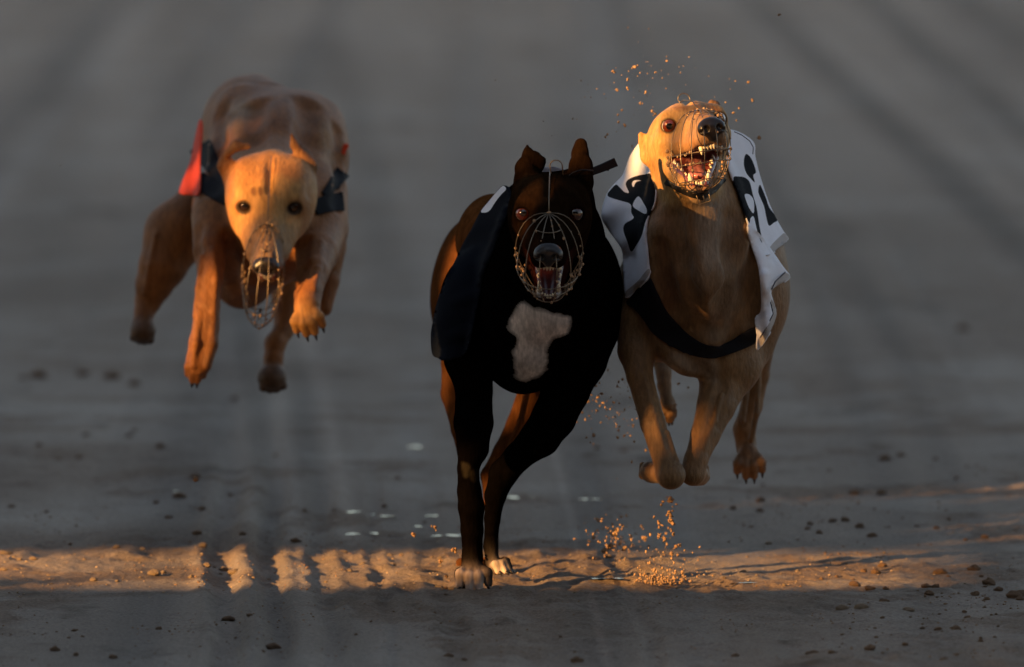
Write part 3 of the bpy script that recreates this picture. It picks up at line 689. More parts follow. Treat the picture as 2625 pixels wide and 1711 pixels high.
# ================================================================== middle dog: black, planted on its forefeet
def dog_middle():
    root = empty("greyhound", (P(1350, 1500, .1)[0], .1, 0))
    tag(root, "black greyhound with a white chest patch and white toes running on the sand", "dog", "greyhounds racing down the track")
    H = Head(1408, 541, -.30, -1, -14, 0, 1.06, jaw=26, iris='red')
    B = Body()
    B.blob(1190, 735, .80, 86, 165, .14, .04, 6, rot=8); B.blob(1400, 700, .80, 90, 150, .12, .04, 6)
    B.cone(P(1290, 650, .80), P(1350, 740, .30), S(112, .8), S(150, .3), .05, 6)
    B.blob(1250, 590, .45, 75, 95, .16, .05, 6, rot=25)
    B.blob(1385, 640, .22, 150, 190, .15, .05); B.blob(1360, 820, .16, 165, 178, .15, .05)
    B.blob(1480, 745, .12, 116, 165, .12, .05); B.blob(1225, 790, .14, 100, 140, .12, .05)
    B.chain([(1420, 540, -.12, 100), (1412, 620, -.08, 128), (1400, 720, -.02, 150), (1370, 830, .04, 120), (1335, 940, .10, 62)], .04)
    B.chain([(1380, 760, -.08, 60), (1352, 880, .0, 44), (1335, 955, .06, 40)], .03)
    # standing foreleg
    B.chain([(1215, 850, .10, 92), (1205, 920, .08, 66), (1215, 1000, .06, 47), (1214, 1085, .03, 50), (1212, 1150, .0, 40), (1200, 1200, -.02, 27), (1203, 1260, -.03, 30), (1208, 1300, -.03, 33), (1210, 1360, -.02, 28), (1211, 1430, -.01, 26), (1207, 1470, -.03, 28)], .015)
    c1 = paw(B, P(1214, 1462, -.035), (.04, -.80, -.75), (0, -1, .6), 1.0, 0, toecol=[0, 5, 5, 5], spread=1.05)
    B.chain([(1180, 1470, .0, 16), (1183, 1500, -.02, 14)], .012)
    # crossing foreleg
    B.chain([(1490, 840, .12, 100), (1474, 920, .10, 82), (1452, 1000, .09, 60), (1420, 1070, .08, 56), (1385, 1122, .08, 50), (1330, 1170, .10, 36), (1290, 1215, .11, 36), (1270, 1270, .13, 27), (1262, 1330, .14, 20), (1258, 1400, .15, 18), (1262, 1440, .15, 18)], .015)
    c2 = paw(B, P(1272, 1451, .14), (.75, -.8, -.1), (0, -.2, 1), .75, 0, toecol=[0, 0, 5, 5], spread=.8)
    # hind legs showing behind
    B.chain([(1380, 900, .55, 60), (1372, 1000, .5, 42), (1335, 1090, .48, 36), (1295, 1160, .45, 30), (1258, 1220, .45, 25), (1262, 1330, .42, 17), (1262, 1440, .40, 16)], .02, 6)
    B.chain([(1195, 820, .6, 70), (1168, 930, .5, 36), (1165, 1010, .48, 34), (1185, 1100, .45, 28), (1202, 1190, .45, 22), (1205, 1300, .42, 17), (1205, 1440, .40, 18)], .02, 6)
    B.chain([(1352, 1000, .45, 9), (1335, 1080, .42, 8), (1305, 1150, .4, 7)], .008, 6)
    paw(B, P(1206, 1448, .40), (0, -1, -.2), (0, -.2, 1), .8, 6); paw(B, P(1264, 1446, .42), (.2, -1, -.2), (0, -.2, 1), .8, 6)
    B.chain([(1300, 620, .95, 16), (1290, 760, 1.1, 12), (1285, 900, 1.12, 8), (1300, 960, 1.05, 6)], .01, 6)   # tail
    nb = len(B.pr)
    H.e(B, (0, -.06, -.05), (.06, .06, .055), .04)
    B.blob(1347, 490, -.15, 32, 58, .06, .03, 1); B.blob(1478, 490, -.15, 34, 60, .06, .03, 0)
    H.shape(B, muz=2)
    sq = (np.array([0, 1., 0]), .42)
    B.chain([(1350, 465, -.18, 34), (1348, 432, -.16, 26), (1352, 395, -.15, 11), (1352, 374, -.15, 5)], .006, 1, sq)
    B.chain([(1352, 380, -.155, 6), (1375, 400, -.16, 8), (1397, 409, -.165, 5)], .006, 0, sq)
    B.chain([(1360, 425, -.16, 20), (1378, 425, -.16, 16), (1394, 415, -.16, 6)], .006, 0, sq)
    B.chain([(1490, 468, -.18, 33), (1489, 425, -.17, 28), (1487, 395, -.16, 20), (1489, 371, -.16, 17)], .01, 1, sq)
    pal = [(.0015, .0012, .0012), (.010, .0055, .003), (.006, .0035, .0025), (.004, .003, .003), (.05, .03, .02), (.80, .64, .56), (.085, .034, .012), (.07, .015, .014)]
    marks = [([(1335, 779), (1362, 788), (1390, 799), (1425, 806), (1461, 816), (1451, 853), (1415, 870), (1399, 905), (1404, 934), (1383, 966), (1348, 976), (1322, 963), (1320, 905), (1327, 866), (1302, 838)], (.66, .65, .66), 14, (-.3, .3), 1.),
             ([(1360, 690), (1360, 775), (1450, 775), (1450, 690)], (.003, .003, .003), 4, (-.2, .3), 1.),
             ([(1345, 560), (1385, 590), (1380, 640), (1350, 640)], (.03, .012, .005), 16, None, .5),
             ([(1310, 460), (1400, 455), (1408, 520), (1330, 520)], (.030, .015, .007), 22, (-.4, 0), .6),
             ([(1380, 738), (1430, 738), (1432, 762), (1378, 762)], (.40, .38, .36), 6, (-.5, -.12), .9),
             ([(1183, 1185), (1203, 1195), (1200, 1225), (1188, 1222)], (.04, .035, .025), 8, (-.3, .2), .3),
             ([(1205, 1212), (1224, 1205), (1222, 1235), (1208, 1232)], (.03, .025, .015), 8, (-.3, .2), .3)]
    body, bv = finish(B, .0025, pal, root, M_coat_dark, marks, head=H)
    H.parts(root, (-.05, -1, .10), sclera_up=0)
    H.mouth(root, .016, back=-.005, tongue=False, m=M_mouth_dark)
    H.basket(root, fc=.042, taper=.38, zc=-.054, w=.054, L=.145, hgt=.070, crumbs=60, us=(-90, -66, -42, -15, 15, 42, 66, 90), bands=(-12, -30, -55))
    tb = trunk_bvh(B, nb)
    add_claws(root, [c1, c2], .0030)
    # jacket on the flank
    dj = interp_depth([(1292, 478, .05), (1232, 540, .16), (1190, 624, .22), (1140, 720, .26), (1107, 830, .24), (1110, 918, .18), (1180, 900, .05), (1215, 800, .0), (1240, 700, .0), (1290, 600, -.02), (1305, 520, -.02)])
    jk, _, _ = sheet("jacket", [(1290, 476), (1276, 488), (1256, 512), (1232, 541), (1212, 580), (1187, 624), (1165, 672), (1140, 720), (1120, 775), (1108, 830), (1104, 862), (1107, 905), (1120, 918), (1155, 922), (1195, 900), (1218, 800), (1242, 700), (1280, 600), (1306, 520), (1304, 484)], dj, [M_navy, M_white, M_black], root,
          patches=[([(1290, 477), (1276, 489), (1256, 513), (1233, 542), (1246, 545), (1257, 538), (1270, 518), (1284, 500), (1297, 486)], 1)],
          step=7, bvh=tb, off=.008, relax=15, wrinkle=lambda p: .006 * np.sin((p[:, 1] + p[:, 0] * .3) / 14.))
    ribbon("jacket_collar", [(1372, 446), (1395, 438), (1425, 438), (1452, 448)], 18, mat("grey_cloth", (.25, .27, .32), rough=.9), jk, depth=lambda p: p[:, 0] * 0 + .0, thick=.003)
    ribbon("loose_strap", [(1518, 441), (1548, 430), (1580, 416)], [19, 20, 22], M_strap, root, depth=lambda p: -.15 + (p[:, 0] - 1518) * .0006, thick=.0035)
    s = Soup(); s.tube([P(1455, 455, -.20), P(1470, 443, -.205), P(1490, 436, -.21), P(1520, 438, -.18)], .0016, 6); s.build("ear_strap", M_strap, root)
    return root

# ================================================================== left-hand dog: fawn, in the air, a little behind
def dog_left():
    root = empty("greyhound", (P(690, 900, 1.3)[0], 1.3, 0))
    tag(root, "fawn greyhound leaping head down in mid air with an orange-red jacket edge", "dog", "greyhounds racing down the track")
    H = Head(691, 519, .92, -2, -33, 1, 1.04, jaw=12, iris='dark', stretch=1.14)
    B = Body()
    B.blob(640, 345, 1.62, 124, 152, .20, .06, rot=-8); B.blob(775, 390, 1.50, 108, 150, .20, .06, rot=10)
    B.blob(700, 430, 1.40, 170, 180, .25, .06)
    B.blob(690, 560, 1.18, 165, 165, .16, .06)
    B.chain([(650, 640, 1.15, 110), (622, 720, 1.22, 60), (606, 755, 1.3, 28)], .04)
    B.blob(560, 540, 1.22, 62, 110, .12, .04); B.blob(822, 560, 1.22, 66, 130, .12, .04)
    B.chain([(690, 470, 1.15, 95), (690, 480, 1.03, 88)], .04)
    # hip and shoulder ridges
    B.chain([(615, 270, 1.50, 40), (600, 350, 1.36, 42), (590, 430, 1.28, 40)], .03)
    B.chain([(830, 310, 1.46, 36), (842, 400, 1.32, 38), (835, 480, 1.24, 40)], .03)
    B.chain([(655, 225, 1.72, 32), (690, 260, 1.55, 30), (700, 330, 1.35, 30)], .03)
    # left foreleg reaching down
    B.chain([(555, 560, 1.12, 64), (540, 640, 1.05, 46), (538, 715, 1.0, 34), (532, 790, .97, 31), (530, 835, .96, 28)], .02)
    B.chain([(528, 830, .96, 31), (522, 880, .95, 37), (512, 930, .94, 33)], .014)
    B.chain([(548, 800, .955, 8), (545, 880, .92, 9), (530, 940, .92, 8)], .006); B.chain([(512, 800, .95, 8), (502, 880, .92, 9), (495, 940, .92, 8)], .006)
    c1 = paw(B, P(506, 922, .945), (-.12, -.25, -1), (0, -1, .2), 1.02, 0, spread=.55)
    # right foreleg lifted
    B.chain([(822, 590, 1.15, 68), (812, 650, 1.02, 54), (800, 700, .92, 42), (790, 752, .86, 35), (788, 785, .83, 34)], .02)
    c2 = paw(B, P(786, 800, .82), (.18, -.40, -1), (-.2, -1, .5), 1.05, 1, spread=.95)
    B.chain([(840, 640, 1.25, 45), (838, 720, 1.22, 32), (830, 790, 1.2, 22)], .02)
    B.cone(P(519, 860, .895), P(509, 1000, .885), .004, .006, .006, 5, sub=True)
    # hind legs
    B.chain([(500, 540, 1.55, 66), (452, 600, 1.52, 78)], .03); B.chain([(452, 600, 1.52, 78), (418, 680, 1.5, 62), (395, 730, 1.5, 48), (379, 775, 1.5, 33), (370, 800, 1.49, 25), (366, 825, 1.48, 25)], .02); B.blob(367, 848, 1.47, 33, 32, .03, .01, 5)
    paw(B, P(367, 848, 1.47), (-.05, .6, -.5), (0, -1, .3), .85, 5, spread=.8)
    B.chain([(740, 680, 1.6, 62), (740, 770, 1.58, 42), (728, 845, 1.55, 26), (706, 880, 1.53, 27), (701, 920, 1.52, 24), (700, 945, 1.52, 26)], .02); B.blob(697, 968, 1.5, 38, 34, .03, .01, 5)
    paw(B, P(698, 968, 1.50), (.05, .5, -.7), (0, -1, .3), .9, 5, spread=.9)
    sb = trunk_bvh(B, len(B.pr), .006)
    for pts, r, i_, k in (([(560, 280), (550, 380), (545, 470)], .016, .008, .03), ([(655, 260), (648, 340), (640, 400)], .016, .006, .03), ([(790, 260), (795, 340), (785, 420)], .018, .008, .03), ([(868, 330), (872, 430), (865, 520)], .010, .005, .02),
                       ([(505, 590), (498, 650), (505, 700)], .008, .004, .02), ([(590, 620), (585, 680), (600, 740)], .012, .008, .02), ([(775, 620), (770, 680), (762, 720)], .010, .006, .02)):
        B.line(sb, pts, r, i_, k)
    for pts in ([(545, 640), (552, 720), (548, 800)], [(515, 660), (508, 740), (500, 810)], [(825, 620), (815, 690), (805, 740)], [(400, 600), (385, 680), (372, 750)]): B.line(sb, pts, .004, .0005, .008, sub=False)
    nb = len(B.pr)
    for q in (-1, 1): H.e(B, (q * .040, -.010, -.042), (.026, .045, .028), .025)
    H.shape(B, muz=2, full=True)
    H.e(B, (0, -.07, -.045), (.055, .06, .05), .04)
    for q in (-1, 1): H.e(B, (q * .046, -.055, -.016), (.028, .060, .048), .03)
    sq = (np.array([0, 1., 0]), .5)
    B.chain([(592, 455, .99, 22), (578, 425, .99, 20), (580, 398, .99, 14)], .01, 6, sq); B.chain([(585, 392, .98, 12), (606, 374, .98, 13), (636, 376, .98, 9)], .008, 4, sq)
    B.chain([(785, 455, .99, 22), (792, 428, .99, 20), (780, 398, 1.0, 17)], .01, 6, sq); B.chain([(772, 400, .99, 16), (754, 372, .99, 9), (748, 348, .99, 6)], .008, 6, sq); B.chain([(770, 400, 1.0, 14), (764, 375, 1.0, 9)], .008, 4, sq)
    pal = [(.225, .090, .026), (.43, .225, .068), (.15, .095, .055), (.012, .008, .006), (.11, .055, .032), (.10, .055, .03), (.20, .085, .03), (.08, .02, .018)]  # body darker and warmer than head: shade and warm glow painted into the coat
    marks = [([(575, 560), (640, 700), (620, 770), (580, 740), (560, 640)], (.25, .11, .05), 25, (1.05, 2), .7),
             ([(600, 260), (640, 265), (620, 340), (598, 360), (590, 310)], (.32, .22, .12), 26, (1.2, 2), .4),  # pale hip highlight painted into the coat
             ([(820, 300), (850, 330), (850, 430), (815, 440), (825, 360)], (.32, .22, .12), 26, (1.2, 2), .4),  # matching highlight painted along the ribs
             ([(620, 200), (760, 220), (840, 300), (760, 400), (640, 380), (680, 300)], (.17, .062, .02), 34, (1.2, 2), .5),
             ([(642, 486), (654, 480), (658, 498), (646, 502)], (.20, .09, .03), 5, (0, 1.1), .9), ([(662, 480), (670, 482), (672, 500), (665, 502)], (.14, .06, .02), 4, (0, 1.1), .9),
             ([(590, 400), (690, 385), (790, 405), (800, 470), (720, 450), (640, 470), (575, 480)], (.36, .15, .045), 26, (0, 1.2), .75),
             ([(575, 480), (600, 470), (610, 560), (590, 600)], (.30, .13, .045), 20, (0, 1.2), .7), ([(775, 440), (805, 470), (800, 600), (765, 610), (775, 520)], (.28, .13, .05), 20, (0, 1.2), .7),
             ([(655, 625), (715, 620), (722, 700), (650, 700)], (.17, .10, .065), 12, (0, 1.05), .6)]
    body, bv = finish(B, .0025, pal, root, M_coat, marks, head=H)
    H.parts(root, (0, -1, .1))
    H.mouth(root, .012, back=.02, tongue=False)
    H.basket(root, fc=.062, zc=-.052, w=.036, L=.150, hgt=.068, lean=.050, bx=-.012, crumbs=110, hook=False, us=(-88, -50, -15, 15, 50, 88), bands=(-15, -35, -55))
    tb = trunk_bvh(B, nb)
    add_claws(root, [c1[1:3], c2], .0032)
    dr = interp_depth([(515, 308, 1.35), (512, 400, 1.25), (507, 497, 1.12), (460, 495, 1.18), (487, 410, 1.28), (500, 350, 1.33)])
    jk, _, _ = sheet("jacket", [(513, 306), (517, 330), (511, 400), (512, 460), (507, 499), (484, 497), (459, 495), (468, 462), (487, 415), (498, 360), (507, 320)], dr, [M_red], root, step=6, thick=.003, wrinkle=lambda p: .008 * np.sin(p[:, 0] / 7.))
    sheet("jacket_flap", [(880, 372), (892, 370), (893, 380), (886, 390), (880, 440), (884, 458), (878, 455), (876, 400)], lambda p: p[:, 0] * 0 + 1.30, [M_red], jk, step=5, thick=.003)
    ribbon("jacket_strap", [(512, 372), (530, 402), (553, 438), (580, 475)], [58, 52, 36, 26], M_strap, jk, bvh=tb, off=.006)
    ribbon("jacket_strap", [(508, 462), (540, 478), (585, 508)], [44, 50, 46], M_strap, jk, bvh=tb, off=.006)
    ribbon("jacket_strap", [(882, 516), (845, 520), (808, 532)], [46, 46, 40], M_strap, jk, bvh=tb, off=.006)
    ribbon("jacket_strap", [(880, 440), (858, 470), (834, 500)], [40, 30, 20], M_strap, jk, bvh=tb, off=.006)
    return root

# ------------------------------------------------------------------ the track: one sheet of harrowed, tyre-marked sand
def axis(lo, hi, step, far_lo, far_hi, grow=1.12):
    a = list(np.arange(lo, hi + 1e-6, step)); s = step; x = hi
    while x < far_hi: s *= grow; x += s; a.append(x)
    s = step; x = lo; pre = []
    while x > far_lo: s *= grow; x -= s; pre.append(x)
    return np.array(pre[::-1] + a)
VPX = (650 - 1312.5) / FPX                      # the track runs slightly to the left of the view
def rut_x(x, y): return x - VPX * (y + 20.0) * 1.0
RUTS = [(-.492, .023, .011), (-.408, .021, .010), (-.318, .020, .006), (.20, .014, .004), (-.12, .020, .004), (.02, .03, .004), (-.22, .012, .004)]
def track_height(x, y, mask_far=True):
    fade = 1 / (1 + (np.maximum(y - 1.2, 0) / 1.5) ** 2)
    p = np.stack([x, y * .8, x * 0], -1)
    h = .010 * (fbm(p * 2.2, 4) - .5) + .007 * (fbm(p * 14 + 5, 4) - .5) + .004 * (fbm(p * 55 + 3, 3) - .5)
    patch = sstep(.52, .70, fbm(p * 1.4 + 31, 3)); h = h + (.016 + .012 * np.exp(-((y - .35) / .55) ** 2)) * patch * (fbm(p * 22 + 7, 4) - .42)
    pat2 = sstep(.47, .60, fbm(np.stack([x * 3.3, y * 3.3, x * 0 + 8], -1), 3)); h = h + .010 * pat2 * (fbm(p * 40 + 2, 3) - .35)
    rx = rut_x(x, y) + .008 * np.sin(y * 2.) + .012 * (vnoise(np.stack([x * 0, y * 9, x * 0 + 2], -1)) - .5)
    r0 = rut_x(0, 0)
    wet = 0 * x
    for c, w_, dpt in RUTS:
        q = (rx - (c + r0)) / w_ ; prof = np.exp(-q ** 4)
        tread = .85 + .45 * (fbm(np.stack([q * 1.5, y * 22, x * 0 + c * 9], -1), 3) - .5) * 2
        h = h - fade * dpt * prof * tread + fade * dpt * .55 * np.exp(-(np.abs(q) - 1.6) ** 2 * 3); wet = wet + prof
    track_height.brown = np.clip(pat2 * sstep(.40, .56, fbm(p * 9 + 4, 3)) + patch * .6, 0, 1) / (1 + (np.maximum(y - 2., 0) / 5) ** 2)
    return h, wet
MARKS = [  # tyre and harrow marks: two ends in the photograph, half width in metres, shade (below 1 darker, above 1 paler)
    (1930, 0, 2625, 640, .070, .62), (2230, 0, 2625, 330, .075, .62), (1700, 170, 2330, 900, .05, .84), (2480, 0, 2625, 110, .07, .66), (2080, 80, 2625, 520, .03, 1.15), (870, 150, 1010, 720, .06, .80), (430, 0, 470, 500, .09, .88),
    (635, 850, 740, 1711, .030, .80), (770, 1000, 905, 1711, .034, .82), (590, 1100, 640, 1711, .02, .86), (775, 760, 878, 1330, .024, 1.28), (575, 880, 632, 1400, .028, 1.16), (690, 860, 752, 1400, .022, 1.20),
    (1418, 1150, 1560, 1711, .009, 1.28), (1100, 1400, 1180, 1711, .03, .86), (200, 0, 120, 600, .10, .86), (1180, 120, 1240, 900, .08, .85)]
def marks_at(x, y):
    m = np.ones(x.shape)
    for x0, y0, x1, y1, w_, v in MARKS:
        a, b = flat_at(x0, y0), flat_at(x1, y1); t = b - a; l = np.hypot(*t); t = t / l; q = np.stack([x - a[0], y - a[1]], -1)
        u = q @ t; d = np.abs(q @ np.array([-t[1], t[0]])) / w_; far = np.clip(u / l, -.4, 1.3)
        m = m * (1 + (v - 1) * np.exp(-d ** 3) * sstep(-.35, .05, far) * sstep(1.3, .95, far))
    return m
def flat_at(px, py):
    a = P(px, py, 0.); o = np.array([0, CY, CZ]); q = a - o; return (o + q * (-o[2] / q[2]))[:2]
def ground():
    xs = axis(-1.25, 1.25, .006, -60, 90); ys = axis(-1.7, 3.2, .011, -60, 900, 1.035)
    X, Y = np.meshgrid(xs, ys, indexing='xy'); h, wet = track_height(X, Y); brown = track_height.brown.ravel()[:, None] * .62
    h = h * np.clip(1 - np.maximum(np.abs(X) - 8, 0) / 20, 0, 1)
    V = np.stack([X.ravel(), Y.ravel(), h.ravel()], 1); nx = len(xs); ny = len(ys)
    i = np.arange(nx * ny).reshape(ny, nx); Q = np.stack([i[:-1, :-1], i[:-1, 1:], i[1:, 1:], i[1:, :-1]], -1).reshape(-1, 4)
    m = bpy.data.materials.new("track_sand"); m.use_nodes = True; t = m.node_tree; b = t.nodes["Principled BSDF"]; L = t.links.new
    tc = t.nodes.new("ShaderNodeTexCoord")
    def noise(scale, st=(1, 1, 1), det=5, rough=.55, loc=(0, 0, 0)):
        mp = t.nodes.new("ShaderNodeMapping"); mp.inputs["Scale"].default_value = st; mp.inputs["Location"].default_value = loc
        mp.inputs["Rotation"].default_value = (0, 0, VPX)
        L(tc.outputs["Object"], mp.inputs[0]); n = t.nodes.new("ShaderNodeTexNoise"); n.inputs["Scale"].default_value = scale; n.inputs["Detail"].default_value = det; n.inputs["Roughness"].default_value = rough
        L(mp.outputs[0], n.inputs["Vector"]); return n.outputs[0]
    def ramp(src, a, b_, c0, c1):
        r = t.nodes.new("ShaderNodeMapRange"); L(src, r.inputs[0]); r.inputs[1].default_value = a; r.inputs[2].default_value = b_; r.inputs[3].default_value = c0; r.inputs[4].default_value = c1; return r.outputs[0]
    def mix(fac, a, b_):
        x = t.nodes.new("ShaderNodeMix"); x.data_type = 'RGBA'; L(fac, x.inputs[0])
        for s_, v in ((6, a), (7, b_)):
            if isinstance(v, tuple): x.inputs[s_].default_value = (*v, 1)
            else: L(v, x.inputs[s_])
        return x.outputs[2]
    base = mix(ramp(noise(1.1, (1, .15, 1)), .35, .68, 0, 1), (.262, .214, .172), (.345, .290, .240))
    dark = ramp(noise(2.6, (1, .25, 1), 4, .6, (7, 3, 0)), .60, .72, 0, .6); c0_ = mix(dark, base, (.125, .092, .066)); dark2 = ramp(noise(4.6, (1, .6, 1), 5, .62, (2, 9, 0)), .60, .68, 0, .55); c1 = mix(dark2, c0_, (.095, .066, .046))
    streak = ramp(noise(3.6, (1, .006, 1), 2, .5, (3, 0, 0)), .50, .66, 0, .55); c2 = mix(streak, c1, (.135, .118, .105))
    lstreak = ramp(noise(4.2, (1, .005, 1), 2, .5, (11, 0, 0)), .56, .68, 0, .3); c3 = mix(lstreak, c2, (.36, .335, .31))
    grain = ramp(noise(160, (1, 1, 1), 6, .7), .32, .68, .66, 1.34)
    sc_ = t.nodes.new("ShaderNodeVectorMath"); sc_.operation = 'SCALE'; L(c3, sc_.inputs[0]); L(grain, sc_.inputs["Scale"]); 
    at = t.nodes.new("ShaderNodeAttribute"); at.attribute_name = "Col"; ms = t.nodes.new("ShaderNodeVectorMath"); ms.operation = 'MULTIPLY'; L(sc_.outputs[0], ms.inputs[0]); L(at.outputs["Color"], ms.inputs[1])
    m2 = t.nodes.new("ShaderNodeVectorMath"); m2.operation = 'SCALE'; L(ms.outputs[0], m2.inputs[0]); m2.inputs["Scale"].default_value = 2.0; L(m2.outputs[0], b.inputs["Base Color"])
    wetm = ramp(noise(2.1, (1, .5, 1), 4, .6, (40, 0, 0)), .5, .62, .80, .62); L(wetm, b.inputs["Roughness"]); b.inputs["Specular IOR Level"].default_value = .12
    bp = t.nodes.new("ShaderNodeBump"); bp.inputs["Distance"].default_value = .009; L(noise(75, (1, .8, 1), 8, .72), bp.inputs["Height"]); L(bp.outputs[0], b.inputs["Normal"])
    o = mesh_obj("ground", V, Q, m, None, True, None, np.repeat(marks_at(V[:, 0], V[:, 1])[:, None] * .5, 3, 1) * (1 - brown + brown * np.array([.62, .50, .40]))); tag(o, kind="structure"); return o

def ground_at(px, py, d0=0.):
    """where the sight line through a pixel of the photograph meets the track"""
    a = P(px, py, 0.); o = np.array([0, CY, CZ]); q = a - o; t = -o[2] / q[2]; g = o + q * t
    h, _ = track_height(np.array([g[0]]), np.array([g[1]])); g[2] = h[0]; return g

def puddles():
    wm = mat("puddle_water", (.03, .045, .075), rough=.10, spec=.7, coat=0., bump=.0006, bscale=60)
    spots = [(1555, 1496, 62, 9), (1575, 1483, 46, 5), (895, 1317, 46, 7), (955, 1313, 34, 6), (1120, 1321, 44, 7), (905, 1370, 34, 7), (968, 1368, 32, 6), (1150, 1375, 60, 9), (1100, 1378, 30, 4),
             (1065, 1145, 30, 9), (1325, 1275, 55, 8), (1510, 1284, 44, 5), (1065, 1350, 30, 5), (990, 1330, 30, 4), (1895, 1495, 60, 4), (455, 1262, 24, 5)]
    for i, (px, py, w_, h_) in enumerate(spots):
        g = ground_at(px, py); w_ *= 1.05; h_ *= .55; dep = g[1] + 20; hw = w_ * dep / FPX * .55; hd = h_ * dep * dep / (FPX * CZ) * .60
        vs = [g + (0, 0, .0)]; n = 40; ph = random.random() * 9
        top = track_height(np.array([g[0]]), np.array([g[1]]))[0][0] + .0004
        for j in range(n):
            a = 2 * math.pi * j / n; r = 1 + .28 * math.sin(3 * a + ph) + .18 * math.sin(7 * a + 2 * ph) + .12 * math.sin(13 * a)
            vs.append(g + np.array([math.cos(a) * hw * r, math.sin(a) * hd * r, 0]))
        vs = [np.array([v[0], v[1], top]) for v in vs]; vb = [v - (0, 0, .02) for v in vs[1:]]
        fs = [(0, 1 + j, 1 + (j + 1) % n) for j in range(n)]
        o = mesh_obj("puddle", vs, fs, wm, None, False); tag(o, "small shallow puddle glinting on the wet sand", "puddle", "puddles on the sand track", "structure")

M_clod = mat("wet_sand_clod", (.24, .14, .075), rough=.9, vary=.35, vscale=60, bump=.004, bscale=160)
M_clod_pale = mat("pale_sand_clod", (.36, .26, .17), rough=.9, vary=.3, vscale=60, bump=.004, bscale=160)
def clod_mesh(seed, m, jag=.5):
    n = 26; rs = np.random.default_rng(seed); vs = []; fs = []; K = 15
    for i in range(K + 1):
        for j in range(n):
            th = math.pi * i / K; ph = 2 * math.pi * j / n; vs.append((math.sin(th) * math.cos(ph), math.sin(th) * math.sin(ph), math.cos(th)))
    vs = np.array(vs); f = fbm(vs * 1.6 + seed * 3.7, 4) - .5; g = fbm(vs * 4.5 + seed, 3) - .5
    vs = vs * (1 + f * 1.1 * jag * 2 + g * .7 * jag)[:, None] * np.array([1.1, .9, .62])
    for i in range(K):
        for j in range(n): fs.append((i * n + j, (i + 1) * n + j, (i + 1) * n + (j + 1) % n, i * n + (j + 1) % n))
    me = bpy.data.meshes.new("clod"); me.from_pydata([tuple(v) for v in vs], [], fs); me.materials.append(m)
    me.polygons.foreach_set("use_smooth", [True] * len(fs)); return me
